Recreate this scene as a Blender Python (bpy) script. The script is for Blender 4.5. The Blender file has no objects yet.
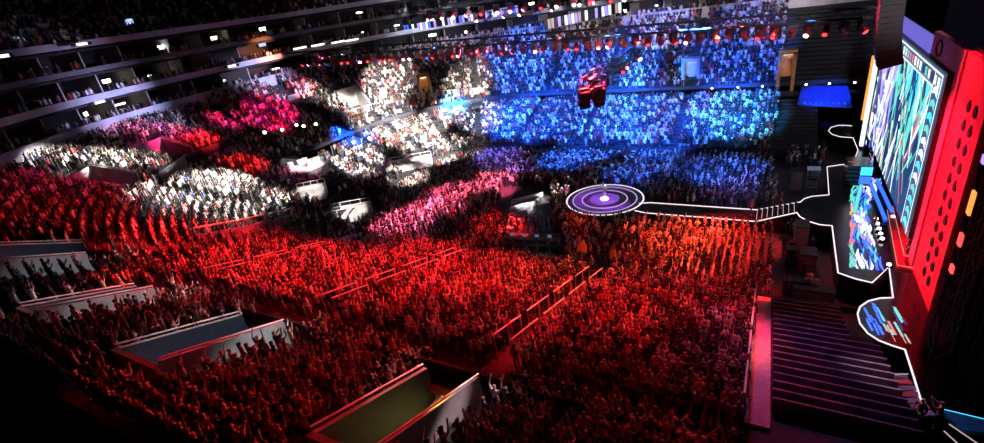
import bpy, math, random
import numpy as np
from mathutils import Vector, Matrix
random.seed(7); rng = np.random.default_rng(7)
sc = bpy.context.scene; COL = sc.collection
pi = math.pi

# ---------------------------------------------------------------- camera (fitted to the photograph's vanishing points)
F = 488.; TH, RO, PS = map(math.radians, (24.94, -9.13, 32.26)); HC = 24.
fw = np.array([-math.sin(PS)*math.cos(TH), math.cos(PS)*math.cos(TH), -math.sin(TH)])
r0 = np.array([math.cos(PS), math.sin(PS), 0.]); u0 = np.cross(r0, fw)
rt = r0*math.cos(RO)+u0*math.sin(RO); up = np.cross(rt, fw); EYE = np.array([0, 0, HC])
cam = bpy.data.objects.new('camera', bpy.data.cameras.new('camera')); COL.objects.link(cam)
M = Matrix.Identity(4)
for i in range(3): M[i][0], M[i][1], M[i][2], M[i][3] = rt[i], up[i], -fw[i], EYE[i]
cam.matrix_world = M
cam.data.sensor_width = 36; cam.data.lens = F*36/984; cam.data.clip_end = 400; cam.data.clip_start = .1
sc.camera = cam
def ray(px, py): return fw*F+rt*(px-492)-up*(py-221.5)
def at(px, py, z): d = ray(px, py); return EYE+d*((z-HC)/d[2])
def atx(px, py, x): d = ray(px, py); return EYE+d*(x/d[0])
def aty(px, py, y): d = ray(px, py); return EYE+d*(y/d[1])
def pix(p):
    d = np.asarray(p, float)-EYE; k = d@fw
    return (492+F*(d@rt)/k, 221.5-F*(d@up)/k, k)

# ---------------------------------------------------------------- the arena bowl: rows run along a rounded rectangle
YN, YF, R = 34., 67., 10.; CX, CN, CF = -37., 44., 57.; XR = 12.
T1 = XR-CX; AR = R*pi/2; T2 = T1+AR; T3 = T2+CF-CN; T4 = T3+AR; T5 = T4+XR-CX
def sm(a, b, x): x = min(1, max(0, (x-a)/(b-a))); return x*x*(3-2*x)
def pf(t):
    if t < T1: return (XR-t, YN, 0., -1.)
    if t < T2: a = (t-T1)/R; return (CX-R*math.sin(a), CN-R*math.cos(a), -math.sin(a), -math.cos(a))
    if t < T3: return (CX-R, CN+t-T2, -1., 0.)
    if t < T4: a = (t-T3)/R; return (CX-R*math.cos(a), CF+R*math.sin(a), -math.cos(a), math.sin(a))
    return (CX+t-T4, YF, 0., 1.)
def pt(t, s, z=0): a = pf(t); return np.array([a[0]+a[2]*s, a[1]+a[3]*s, z])
def wj(t): return 1-sm(47.5, 50, t)*(1-sm(57.5, 59, t))
def brk(t):
    m = sm(62.5, 67.5, t); return 18-5.5*m, (2-.5*m)*max(.12, wj(t)), .38+.04*sm(T1-2, 60, t)+.15*m
def gs(t): return .31+.14*sm(49, 59, t)*(1-sm(62.5, 67.5, t))
def prof(t, s):
    sb, sw, k = brk(t); g = gs(t); z0 = 1+g*sb
    if s < 0: return 0
    if s < sb: return 1+g*s
    if s < sb+sw: return z0
    return z0+.4+.7*wj(t)+k*(s-sb-sw)
def inv(x, y):
    if x >= CX: return (XR-x, YN-y) if y < 50 else (T4+x-CX, y-YF)
    if y < CN: a = math.atan2(CX-x, CN-y); return T1+a*R, math.hypot(CX-x, CN-y)-R
    if y < CF: return T2+y-CN, CX-R-x
    a = math.atan2(y-CF, CX-x); return T3+a*R, math.hypot(x-CX, y-CF)-R
def surf(px, py):
    d = ray(px, py); d = d/np.linalg.norm(d)
    for q in np.arange(8, 200, .15):
        p = EYE+d*q; t, s = inv(p[0], p[1])
        if p[2] <= prof(t, s): break
    return p

# ---------------------------------------------------------------- materials
def mat(name, col, rough=.6, metal=0., emit=None, es=0., noise=0., scale=4., bump=0.):
    m = bpy.data.materials.new(name); m.use_nodes = True; nt = m.node_tree; b = nt.nodes['Principled BSDF']
    b.inputs['Base Color'].default_value = (*col, 1); b.inputs['Roughness'].default_value = rough; b.inputs['Metallic'].default_value = metal
    if emit: b.inputs['Emission Color'].default_value = (*emit, 1); b.inputs['Emission Strength'].default_value = es
    if noise:
        tc = nt.nodes.new('ShaderNodeTexCoord'); n = nt.nodes.new('ShaderNodeTexNoise'); n.inputs['Scale'].default_value = scale; n.inputs['Detail'].default_value = 4
        rp = nt.nodes.new('ShaderNodeValToRGB'); e = rp.color_ramp.elements
        e[0].position = .3; e[1].position = .7
        e[0].color = (*[c*(1-noise) for c in col], 1); e[1].color = (*[min(1, c*(1+noise)) for c in col], 1)
        nt.links.new(tc.outputs['Object'], n.inputs['Vector']); nt.links.new(n.outputs['Fac'], rp.inputs['Fac']); nt.links.new(rp.outputs['Color'], b.inputs['Base Color'])
        if bump:
            bp = nt.nodes.new('ShaderNodeBump'); bp.inputs['Strength'].default_value = bump
            nt.links.new(n.outputs['Fac'], bp.inputs['Height']); nt.links.new(bp.outputs['Normal'], b.inputs['Normal'])
    return m
K = {}
K['concrete'] = mat('dark_concrete', (.03, .028, .032), .8, noise=.3)
K['floor'] = mat('arena_floor', (.035, .03, .035), .5, noise=.4, scale=.8)
K['wallpale'] = mat('painted_block_wall', (.45, .43, .42), .6, noise=.12, scale=2)
K['walldark'] = mat('dark_wall', (.02, .02, .025), .8, noise=.3)
K['fascia'] = mat('brushed_fascia', (.55, .55, .62), .45, .1, noise=.2, scale=.6)
K['black'] = mat('black_drape', (.006, .006, .008), .9, noise=.4, scale=3, bump=.4)
K['steel'] = mat('black_steel', (.03, .03, .035), .45, .6, noise=.2)
K['alu'] = mat('aluminium', (.6, .6, .62), .35, .8, noise=.1)
K['deck'] = mat('gloss_black_deck', (.015, .014, .018), .18, noise=.2, scale=1)
K['white'] = mat('white_paint', (.75, .75, .75), .5, noise=.08)
K['cloth'] = mat('purple_grey_seat_cover', (.22, .14, .2), .8, noise=.3, scale=1.5, bump=.3)
K['red'] = mat('red_drape', (.8, .03, .07), .7, noise=.25, scale=.7, bump=.3)
K['grey'] = mat('grey_case', (.22, .22, .24), .5, noise=.2)
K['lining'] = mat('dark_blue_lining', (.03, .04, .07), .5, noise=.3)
K['rail'] = mat('pale_handrail', (.8, .7, .7), .4, .2, noise=.1)
K['orange'] = mat('orange_doorway', (.75, .38, .12), .6, noise=.2)
def em(name, col, s): return mat(name, (.02, .02, .02), .4, emit=col, es=s)
K['eline'] = em('white_led_strip', (1, .85, .92), 1.25)
K['ering'] = em('violet_white_led_ring', (.75, .55, 1), 1.0)
K['eline_dim'] = em('pink_white_led_strip', (1, .72, .7), .5)
K['ewarm'] = em('warm_lamp', (1, .78, .5), 9)
K['ewhite'] = em('white_lamp', (.95, .95, 1), 12)
K['ered'] = em('red_lamp_lens', (1, .05, .05), 2.5)
K['epink'] = em('pink_lamp_lens', (1, .45, .5), 5)
K['eblue'] = em('blue_led', (.03, .12, 1), 2.0)
K['ecyan'] = em('cyan_led', (.05, .6, .9), 1.6)
K['eteal'] = em('teal_led', (.15, .75, .62), 1.1)
K['eviolet'] = em('violet_led', (.42, .3, 1), 1.3)
K['enavy'] = em('navy_led', (.01, .04, .16), 1)
K['ecream'] = em('cream_led', (1, .85, .55), 1.2)
K['epale'] = em('pale_blue_led', (.7, .85, 1), 1.7)
K['ecoral'] = em('coral_led', (.9, .25, .28), 1.0)
K['eorange'] = em('orange_led', (1, .3, .05), 1.5)
K['esuite'] = em('suite_lamp', (1, .9, .66), 5)
K['etv'] = em('suite_screen', (.35, .5, .9), 1.5)
K['etvdim'] = em('dim_monitor', (.3, .4, .7), .35)
K['ephone'] = em('phone_screen', (.6, .85, 1), 1.3)

# ---------------------------------------------------------------- mesh helpers
class MB:
    def __init__(s): s.v = []; s.f = []; s.m = []
    def add(s, V, Fs, mi=0):
        o = len(s.v); s.v += [tuple(map(float, v)) for v in V]
        for f in Fs: s.f.append([o+i for i in f]); s.m.append(mi)
    def hexa(s, b, t, mi=0):       # four bottom points (counter-clockwise from above), four top points
        s.add(list(b)+list(t), [(3, 2, 1, 0), (4, 5, 6, 7), (0, 1, 5, 4), (1, 2, 6, 5), (2, 3, 7, 6), (3, 0, 4, 7)], mi)
    def box(s, c, d, rz=0, mi=0, rx=0):
        x, y, z = d[0]/2, d[1]/2, d[2]/2
        P = [(-x, -y, -z), (x, -y, -z), (x, y, -z), (-x, y, -z), (-x, -y, z), (x, -y, z), (x, y, z), (-x, y, z)]
        Rm = Matrix.Rotation(rz, 3, 'Z') @ Matrix.Rotation(rx, 3, 'X')
        P = [Rm @ Vector(p)+Vector([float(q) for q in c]) for p in P]; s.hexa(P[:4], P[4:], mi)
    def tube(s, P, r, n=6, mi=0, cap=True, r2=None):
        P = [Vector([float(q) for q in p]) for p in P]; rings = []; k = len(P)
        for i, p in enumerate(P):
            d = (P[min(i+1, k-1)]-P[max(i-1, 0)]).normalized()
            a = d.orthogonal().normalized() if i == 0 else (rings_a-d*rings_a.dot(d)).normalized()
            rings_a = a; b = d.cross(a); rr = r if r2 is None else r+(r2-r)*i/(k-1)
            rings.append([p+a*rr*math.cos(2*pi*j/n)+b*rr*math.sin(2*pi*j/n) for j in range(n)])
        V = [v for g in rings for v in g]; Fs = []
        for i in range(k-1):
            for j in range(n): Fs.append((i*n+j, i*n+(j+1) % n, (i+1)*n+(j+1) % n, (i+1)*n+j))
        if cap: Fs += [tuple(range(n))[::-1], tuple(range((k-1)*n, k*n))]
        s.add(V, Fs, mi)
    def disc(s, c, r, h, n=48, mi=0, r1=None):
        r1 = r if r1 is None else r1
        V = [(c[0]+r*math.cos(2*pi*i/n), c[1]+r*math.sin(2*pi*i/n), c[2]) for i in range(n)]+[(c[0]+r1*math.cos(2*pi*i/n), c[1]+r1*math.sin(2*pi*i/n), c[2]+h) for i in range(n)]
        s.add(V, [tuple(range(n))[::-1], tuple(range(n, 2*n))]+[(i, (i+1) % n, n+(i+1) % n, n+i) for i in range(n)], mi)
    def ring(s, c, ra, rb, h, n=64, mi=0):
        V = []
        for z in (0, h):
            for q in (ra, rb): V += [(c[0]+q*math.cos(2*pi*i/n), c[1]+q*math.sin(2*pi*i/n), c[2]+z) for i in range(n)]
        Fs = []
        for i in range(n):
            j = (i+1) % n
            Fs += [(i, j, n+j, n+i)[::-1], (2*n+i, 3*n+i, 3*n+j, 2*n+j)[::-1], (n+i, n+j, 3*n+j, 3*n+i), (i, 2*n+i, 2*n+j, j)]
        s.add(V, Fs, mi)
    def prism(s, poly, z0, z1, mi=0):
        n = len(poly); A = sum(poly[i][0]*poly[(i+1) % n][1]-poly[(i+1) % n][0]*poly[i][1] for i in range(n))
        if A < 0: poly = poly[::-1]
        V = [(p[0], p[1], z0) for p in poly]+[(p[0], p[1], z1) for p in poly]
        s.add(V, [tuple(range(n))[::-1], tuple(range(n, 2*n))]+[(i, (i+1) % n, n+(i+1) % n, n+i) for i in range(n)], mi)
    def build(s, name, m, parent=None, smooth=False):
        me = bpy.data.meshes.new(name); me.from_pydata(s.v, [], s.f)
        for q in (m if isinstance(m, (list, tuple)) else [m]): me.materials.append(K[q] if isinstance(q, str) else q)
        if isinstance(m, (list, tuple)): me.polygons.foreach_set('material_index', s.m)
        if smooth: me.polygons.foreach_set('use_smooth', [True]*len(s.f))
        me.update(); o = bpy.data.objects.new(name, me); COL.objects.link(o)
        if parent: o.parent = parent; o.matrix_parent_inverse = Matrix.Translation(parent.location).inverted() @ Matrix.Identity(4) if parent.rotation_euler.z == 0 else parent.matrix_basis.inverted()
        return o
def tag(o, label=None, cat=None, group=None, kind=None):
    if label: o['label'] = label
    if cat: o['category'] = cat
    if group: o['group'] = group
    if kind: o['kind'] = kind
    return o
def struct(o): o['kind'] = 'structure'; return o
def empty(name, loc=(0, 0, 0), label=None, cat=None, group=None, rz=0):
    o = bpy.data.objects.new(name, None); COL.objects.link(o); o.location = [float(q) for q in loc]; o.rotation_euler.z = rz; o.empty_display_size = .1
    return tag(o, label, cat, group)
def B(name, m, parent, fn, smooth=False):
    b = MB(); fn(b); return b.build(name, m, parent, smooth)
def copy_tree(o, parent=None):
    c = o.copy(); COL.objects.link(c)
    if parent: c.parent = parent
    for ch in list(o.children): copy_tree(ch, c)
    return c
ORD = ['first', 'second', 'third', 'fourth', 'fifth', 'sixth', 'seventh', 'eighth', 'ninth', 'tenth', 'eleventh', 'twelfth', 'thirteenth', 'fourteenth', 'fifteenth', 'sixteenth', 'seventeenth', 'eighteenth', 'nineteenth', 'twentieth',
       '21st', '22nd', '23rd', '24th', '25th', '26th', '27th', '28th', '29th', '30th', '31st', '32nd', '33rd', '34th', '35th', '36th']

# ---------------------------------------------------------------- terraces with the stair entrances cut out
# stair entrances: (t from, t to, s from, s to)
VOM = [(21.9, 24.9, 21.3, 27.2), (34.3, 38.4, 21.3, 27.2), (46.9, 49.2, 21.6, 27.2), (51.75, 52.9, 22, 27.4), (57.1, 58.35, 20.8, 25.2), (60.35, 61.7, 20.6, 24.6),
       (79.9, 81.2, 18.5, 23.0)]
XE0 = 5.7
tb = sorted(set([round(q, 3) for q in np.linspace(T1, T2, 18)]+[round(q, 3) for q in np.linspace(T3, T4, 18)]+[XE0, 8, 14]+list(np.arange(20, T1, 6))+[T2+4, T2+9]+list(np.arange(T4+8, T5-9, 8))+[T5, T5-7]+[v for q in VOM for v in q[:2]]))
#
def cut(t, s): return any(a-.01 < t < b+.01 and c < s < d for a, b, c, d in VOM)
XE = 5.7
def tier(lo, hi, name, t0=0., t1=T5):
    b = MB()
    for ta, te in zip(tb, tb[1:]):
        if te <= t0 or ta >= t1: continue
        tm = (ta+te)/2; s0 = lo(tm); n = max(1, round((hi(tm)-s0)/.85))
        for i in range(n):
            sm_ = s0+(i+.5)*(hi(tm)-s0)/n
            if cut(tm, sm_): continue
            def zz(t, q): a, e = lo(t), hi(t); return prof(t, a+(e-a)*(q+.999)/n if n > 1 else a+.05)-.12
            A = [lo(ta)+(hi(ta)-lo(ta))*i/n, lo(te)+(hi(te)-lo(te))*i/n, lo(te)+(hi(te)-lo(te))*(i+1)/n, lo(ta)+(hi(ta)-lo(ta))*(i+1)/n]
            zt = [zz(ta, i-.5), zz(te, i-.5)]; zt = [zt[0], zt[1], zt[1], zt[0]]
            P = [pt(q, a, z) for q, a, z in zip((ta, te, te, ta), A, zt)]
            o = len(b.v); drop = .31*.9+.5
            Q = [pt(ta, A[0], zt[0]-drop), pt(te, A[1], zt[1]-drop)]
            b.add(P+Q, [(0, 1, 2, 3)[::-1], (0, 1, 5, 4)])
    return struct(b.build(name, 'concrete'))
tier(lambda t: 0, lambda t: brk(t)[0], 'floor_lower_terrace', XE0, T5-7)
tier(lambda t: brk(t)[0]+brk(t)[1], lambda t: 30, 'floor_upper_terrace', XE0)
b = MB()
for ta, te in zip(tb, tb[1:]):
    a, c = brk(ta), brk(te)
    b.add([pt(ta, a[0], prof(ta, a[0]+.01)), pt(te, c[0], prof(te, c[0]+.01)), pt(te, c[0]+c[1], prof(te, c[0]+.01)), pt(ta, a[0]+a[1], prof(ta, a[0]+.01))], [(3, 2, 1, 0)])
struct(b.build('floor_cross_aisle', 'concrete'))
b = MB()   # wall behind the cross aisle, capped with a rail
for ta, te in zip(tb, tb[1:]):
    P = []
    for t in (ta, te):
        a = brk(t); s = a[0]+a[1]; z = prof(t, a[0]+.01)
        P.append((pt(t, s, z-.1), pt(t, s+.15, z-.1), pt(t, s, z+.15+1.6*wj(t)), pt(t, s+.15, z+.15+1.6*wj(t))))
    b.hexa([P[0][0], P[1][0], P[1][1], P[0][1]][::-1], [P[0][2], P[1][2], P[1][3], P[0][3]][::-1])
struct(b.build('wall_cross_aisle', mat('dark_red_rail_wall', (.035, .035, .045), .6, noise=.2)))
for nm, t, s1 in (('wall_terrace_end_near', XE0, 30), ('wall_terrace_end_far', T5-7, 12.5)):
    b = MB(); pr_ = [(s, prof(t, s)-.15) for s in (0, s1*.5, s1-.1)]
    A_ = [pt(t, s, z) for s, z in pr_]+[pt(t, s1-.1, 0), pt(t, 0, 0)]; o_ = len(A_)
    b.add(A_+[p-[.15, 0, 0] for p in A_], [tuple(range(o_)), tuple(range(2*o_-1, o_-1, -1))]+[(i, (i+1) % o_, o_+(i+1) % o_, o_+i) for i in range(o_)])
    struct(b.build(nm, 'walldark'))
b = MB()
for ta, te in zip(tb, tb[1:]):
    if te > T5-6.9: continue
    P = [(pt(t, -.15, 0), pt(t, 0, 0), pt(t, -.15, 1.5), pt(t, 0, 1.5)) for t in (ta, te)]
    b.hexa([P[0][0], P[1][0], P[1][1], P[0][1]][::-1], [P[0][2], P[1][2], P[1][3], P[0][3]][::-1])
struct(b.build('wall_floor_edge', 'walldark'))
b = MB(); b.prism([(-110, -30), (45, -30), (45, 120), (-110, 120)], -.3, 0); struct(b.build('floor', 'floor'))
b = MB(); b.prism([(-112, -32), (47, -32), (47, 122), (-112, 122)], 44, 44.4); struct(b.build('ceiling', 'walldark'))
for nm, c, d in (('wall_far', (-33, 121, 22), (160, .6, 44.5)), ('wall_near', (-33, -31, 22), (160, .6, 44.5)), ('wall_left', (-111, 45, 22), (.6, 152, 44.5)), ('wall_right', (46, 45, 22), (.6, 152, 44.5))):
    b = MB(); b.box(c, d); struct(b.build(nm, 'walldark'))

# ---------------------------------------------------------------- suite levels round the left end and the far side
TF0 = T1+5.2
tf = [TF0]+[t for t in tb if t > TF0+.3]
def ringwall(name, m, s0, s1, z0, z1, T=None):
    b = MB(); T = T or tf
    for ta, te in zip(T, T[1:]):
        P = [(pt(t, s0, z0), pt(t, s1, z0), pt(t, s0, z1), pt(t, s1, z1)) for t in (ta, te)]
        b.hexa([P[0][0], P[1][0], P[1][1], P[0][1]][::-1], [P[0][2], P[1][2], P[1][3], P[0][3]][::-1])
    return struct(b.build(name, m))
ringwall('wall_lower_suites', 'fascia', 30, 30.25, 12.2, 16.5)
ringwall('floor_lower_suites', 'concrete', 30.25, 37, 15.2, 15.5)
ringwall('trim_middle_suites', 'fascia', 30.9, 31.1, 18.75, 19.55)
ringwall('floor_middle_suites', 'concrete', 31.1, 38, 18.4, 18.7)
ringwall('trim_upper_suites', mat('unlit_fascia', (.16, .15, .18), .5, noise=.3), 31.9, 32.1, 22.1, 22.7)  # rim without light on it, put into a darker fascia colour
ringwall('floor_upper_suites', 'concrete', 32.1, 38, 21.7, 22.0)
ringwall('trim_balcony', 'fascia', 32.8, 33.05, 25.2, 26.0)
ringwall('floor_balcony', 'concrete', 33.05, 38, 24.7, 25.0)
ringwall('wall_suites_back', 'walldark', 38, 38.3, 15, 25)
b = MB()
for ta, te in zip(tf, tf[1:]):
    for i in range(18):
        s = 34.5+i*.85; z = 25.4+i*.62
        b.add([pt(ta, s, z), pt(te, s, z), pt(te, s+.85, z), pt(ta, s+.85, z), pt(ta, s, z-.7), pt(te, s, z-.7)], [(3, 2, 1, 0), (0, 1, 5, 4)])
struct(b.build('floor_balcony_terrace', 'concrete'))
# suites: partitions, lamps, screens
LV = [(15.5, 18.4, 30.6), (18.7, 21.7, 31.4), (22.0, 24.7, 32.4)]
LVN = ['lower', 'middle', 'upper']
lampm = MB(); 
def lampthing(t, s, z, lab, grp, m='esuite', d=(1.5, .12, .3)):
    p = pt(t, s, z); a = pf(t); o = empty('wall_lamp', p, lab, 'lamp', grp, rz=math.atan2(a[3], a[2])-pi/2)
    b = MB(); b.box((0, 0, 0), d); g = b.build('diffuser', m); g.parent = o
    b = MB(); b.box((0, .1, 0), (d[0]+.1, .08, d[2]+.1)); g = b.build('backplate', 'steel'); g.parent = o
    return o
tt = TF0+.3; nsu = 0; TS = []
while tt < T5-14:
    TS.append(tt); tt += 1.25 if tt < T2 else (5 if tt < T3 else (1.6 if tt < T4 else 6))
for li, (z0, z1, s0) in enumerate(LV):
    for i, t in enumerate(TS):
        a, c = pt(t, s0+.6), pt(t, 37.9); nn = (c-a)/np.linalg.norm(c-a); w = np.array([-nn[1], nn[0], 0])*.09
        b = MB(); Z0, Z1 = np.array([0, 0, z0]), np.array([0, 0, z1])
        P = [a-w, c-w, c+w, a+w]; P = P if np.cross(nn, w)[2] > 0 else P[::-1]
        b.hexa([p+Z0 for p in P], [p+Z1 for p in P]); struct(b.build('wall_partition', 'wallpale'))
lampn = [0, 0, 0]
for li, (z0, z1, s0) in enumerate(LV):
    for i in range(len(TS)-1):
        if random.random() < .52:
            t = TS[i]*.35+TS[i+1]*.65
            if abs(pix(pt(t, 36.5, z0+1.9))[0]-492) > 500 or pix(pt(t, 36.5, z0+1.9))[1] < 0: continue
            lampn[li] += 1
            lampthing(t, random.uniform(34, 37.4), z0+random.uniform(1.4, 2.1), f"lit wall lamp in the {LVN[li]} row of suites, {ORD[min(lampn[li]-1, 35)]} lit one from the left", 'wall lamps in the suites', m=random.choice(['esuite', 'esuite', 'ewhite']), d=(random.choice([.5, 1.1, 1.6]), .12, random.choice([.22, .5])))
k = 0
for (px, py) in [(14, 134), (45, 120), (88, 105), (20, 40), (128, 22), (262, 44)]:
    d = ray(px, py); 
    for q in np.arange(20, 150, .2):
        p = EYE+d/np.linalg.norm(d)*q; t, s = inv(p[0], p[1])
        if s > 36.8: break
    a = pf(t); o = empty('television', p, f"wall screen glowing inside the suites, {ORD[k]} of six", 'television', 'suite televisions', rz=math.atan2(a[3], a[2])-pi/2); k += 1
    b = MB(); b.box((0, 0, 0), (1.5, .1, .9)); g = b.build('bezel', 'steel'); g.parent = o
    b = MB(); b.box((0, -.06, 0), (1.4, .02, .8)); g = b.build('screen', random.choice(['etv', 'ecream', 'etv'])); g.parent = o

# ---------------------------------------------------------------- stair entrances
vlab = ['pale walled stair entrance at the bottom edge with yellow lit floor', 'long pale walled stair entrance left of the nearest dark red section',
        'thin pale walled stair entrance above the unlit corner', 'pale stair entrance at the left edge beside a small blue light',
        'bright white stair entrance inside the white lit block', 'pinkish stair entrance above the white lit block', 'bright white stair entrance under the white far corner block']
for (ta, te, sa, se), lab in zip(VOM, vlab):
    p0 = pt((ta+te)/2, sa, 0); o = empty('stair_entrance', p0, lab, 'stair entrance', 'stair entrances in the terraces')
    zf = prof((ta+te)/2, sa)-.9
    for t, sg in ((ta, 1), (te, -1)):
        dt = .2*R/(R+sa) if T1 < t < T2 or T3 < t < T4 else .2
        w = []
        for s in (sa, se): w.append((pt(t, s), pt(t+sg*dt, s), prof(t, s)+(.35 if sg > 0 and ta < 56 else 0)))
        b = MB()
        bot = [w[0][0]+[0, 0, zf-.3], w[0][1]+[0, 0, zf-.3], w[1][1]+[0, 0, zf-.3], w[1][0]+[0, 0, zf-.3]]
        top = [w[0][0]+[0, 0, w[0][2]+.95], w[0][1]+[0, 0, w[0][2]+.95], w[1][1]+[0, 0, w[1][2]+.95], w[1][0]+[0, 0, w[1][2]+.95]]
        if sg > 0: bot, top = bot[::-1], top[::-1]
        b.hexa(bot, top); wl = b.build('side_wall', 'wallpale', o)
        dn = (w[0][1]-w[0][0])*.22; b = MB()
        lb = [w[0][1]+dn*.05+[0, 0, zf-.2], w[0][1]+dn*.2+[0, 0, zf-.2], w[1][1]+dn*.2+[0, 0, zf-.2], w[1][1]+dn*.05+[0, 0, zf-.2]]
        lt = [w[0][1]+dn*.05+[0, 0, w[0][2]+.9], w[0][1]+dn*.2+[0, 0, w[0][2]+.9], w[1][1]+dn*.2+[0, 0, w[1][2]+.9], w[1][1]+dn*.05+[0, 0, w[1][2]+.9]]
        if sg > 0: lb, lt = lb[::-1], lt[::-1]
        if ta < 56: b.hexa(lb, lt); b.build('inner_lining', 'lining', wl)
        b = MB(); b.tube([w[0][0]+[0, 0, w[0][2]+1.12], w[1][0]+[0, 0, w[1][2]+1.12]], .05); b.build('handrail', 'rail', wl)
    b = MB(); q = [pt(ta, se), pt(te, se), pt(te, se+.25), pt(ta, se+.25)]; zt = prof(ta, se)+1
    b.hexa([p+[0, 0, zf] for p in q][::-1], [p+[0, 0, zt] for p in q][::-1]); b.build('end_wall', 'wallpale', o)
    b = MB(); q = [pt(ta, sa-.6), pt(te, sa-.6), pt(te, se), pt(ta, se)]
    b.hexa([p+[0, 0, zf-.35] for p in q][::-1], [p+[0, 0, zf] for p in q][::-1]); b.build('landing', 'wallpale' if ta in (21.9, 57.1) else 'floor', o)
    b = MB()
    for i in range(6):
        s = se-.35*(i+1); q = [pt(ta, s), pt(te, s), pt(te, s+.35), pt(ta, s+.35)]
        b.hexa([p+[0, 0, zf] for p in q][::-1], [p+[0, 0, zf+.17*(6-i)] for p in q][::-1])
    b.build('step_flight', 'concrete', o)

# aisle handrails down the terraces
AIS = [(11.5, 'right hand aisle beside the covered seats'), (23.4, 'middle aisle of the red terrace'), (36.5, 'left aisle of the red terrace'), (49.2, 'corner aisle below the white lit block')]
RAILB = []
for t, lab in AIS:
    for side in ((0, 1) if t > 12 else (1,)):
        tx = t+(.55 if side else -.55)*(1 if t < T1 else .45)
        for g0 in (1.6, 5.6, 9.6, 13.6):
            o = empty('aisle_handrail', pt(tx, g0, prof(tx, g0)), f"pale stair handrail, {('lowest','second','third','top')[int(g0//4)]} piece on the {('stage','left')[side]} side of the {lab}"[:120], 'handrail', 'stair handrails on the red terrace')
            o['label'] = f"pale handrail, {('lowest','second','third','top')[int(g0//4)]} piece, {('stage','far')[side]} side of the {lab}"
            b = MB(); b.tube([pt(tx, g0+q, prof(tx, g0+q)+1.5) for q in (0, 3.2)], .045 if t > 12 else .055); b.build('rail', 'rail', o)
            for q in (0.1, 1.6, 3.1):
                b = MB(); b.tube([pt(tx, g0+q, prof(tx, g0+q)-.1), pt(tx, g0+q, prof(tx, g0+q)+1.5)], .03); b.build('post', 'rail', o)

# ---------------------------------------------------------------- white block side wall and balustrade
def panelwall(name, lab, pts, h, m, cat='wall', posts=False):
    o = empty(name, pts[0], lab, cat)
    for a, c in zip(pts, pts[1:]):
        a, c = np.array(a), np.array(c); n = (c-a); n[2] = 0; n /= np.linalg.norm(n); w = np.array([-n[1], n[0], 0])*.12
        b = MB(); P = [a-w, c-w, c+w, a+w]; b.hexa([p-[0, 0, .9] for p in P], [p+[0, 0, h] for p in P]); g = b.build('panel', m, o)
        if posts:
            k = max(2, int(np.linalg.norm(c-a)/1.4))
            for i in range(k+1):
                p = a+(c-a)*i/k; b = MB(); b.tube([p+[0, 0, h-.05], p+[0, 0, h+.75]], .04); b.build('post', 'alu', g)
        b = MB(); b.tube([a+[0, 0, h+(.75 if posts else .03)], c+[0, 0, h+(.75 if posts else .03)]], .06); b.build('cap_rail', 'rail', g)
    return o
panelwall('balustrade', 'pale blue railed balustrade along the bottom edge of the white lit block', [surf(297, 226), surf(245, 240), surf(203, 249)], 1.5, mat('blue_grey_glass_panel', (.25, .33, .38), .2, noise=.2), 'balustrade', True)
panelwall('terrace_wall', 'pinkish stair wall at the upper left of the white lit block', [surf(131, 200), surf(160, 180), surf(188, 160)], .7, 'wallpale')
panelwall('terrace_wall', 'long grey wall below the dim red block at the left edge', [surf(0, 222), surf(50, 226), surf(98, 232)], .6, 'wallpale')
panelwall('terrace_wall', 'short grey wall left of the bright corner stair entrance', [surf(260, 110), surf(300, 98)], .8, 'wallpale')
panelwall('terrace_wall', 'pale curved cross aisle wall below the far white seats', [surf(332, 121), surf(365, 112), surf(400, 104)], 1.0, 'wallpale')
panelwall('terrace_wall', 'pale blue cross aisle wall beside the orange far doorway', [surf(402, 99), surf(440, 96), surf(488, 92)], .9, 'wallpale')
def whitebox(name, lab, p, d, rz, m='wallpale', h=1.4):
    o = empty(name, p, lab, 'platform', None, rz)
    L, W = d
    for nm, c, s in (('deck', (0, 0, h*.6), (L, W, .12)), ('front_panel', (0, -W/2, h*.3), (L, .1, h*.62)), ('back_panel', (0, W/2, h*.5), (L, .1, h)), ('side_panel', (-L/2, 0, h*.5), (.1, W, h)), ('side_panel', (L/2, 0, h*.5), (.1, W, h))):
        b = MB(); b.box(c, s); g = b.build(nm, m); g.parent = o
    b = MB()
    for yy in (-W/2, W/2):
        b.tube([(-L/2, yy, h+.5), (L/2, yy, h+.5)], .05)
        for i in range(5): b.tube([(-L/2+L*i/4, yy, h*.3), (-L/2+L*i/4, yy, h+.5)], .035)
    g = b.build('railing', 'rail'); g.parent = o
    for i in range(3):
        b = MB(); b.box((-L/2-.25-.4*i, 0, h*.6-.25*(i+1)), (.4, W*.6, .1)); g = b.build('step', 'alu'); g.parent = o
    return o
whitebox('camera_platform', 'pale boxy platform with rails at the corner of the floor', surf(352, 218)+[0, 0, 0], (5.2, 2.6), .62)
whitebox('camera_platform', 'smaller pale platform behind and left of the boxy railed one', surf(313, 198), (3.6, 2.6), .7)
whitebox('camera_platform', 'long white platform at the far edge of the pink lit floor crowd', surf(412, 168), (6.5, 1.8), .62)
whitebox('camera_platform', 'low white box beside the end of the pale balustrade', surf(298, 240), (2.0, .9), .3, h=.8)
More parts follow.
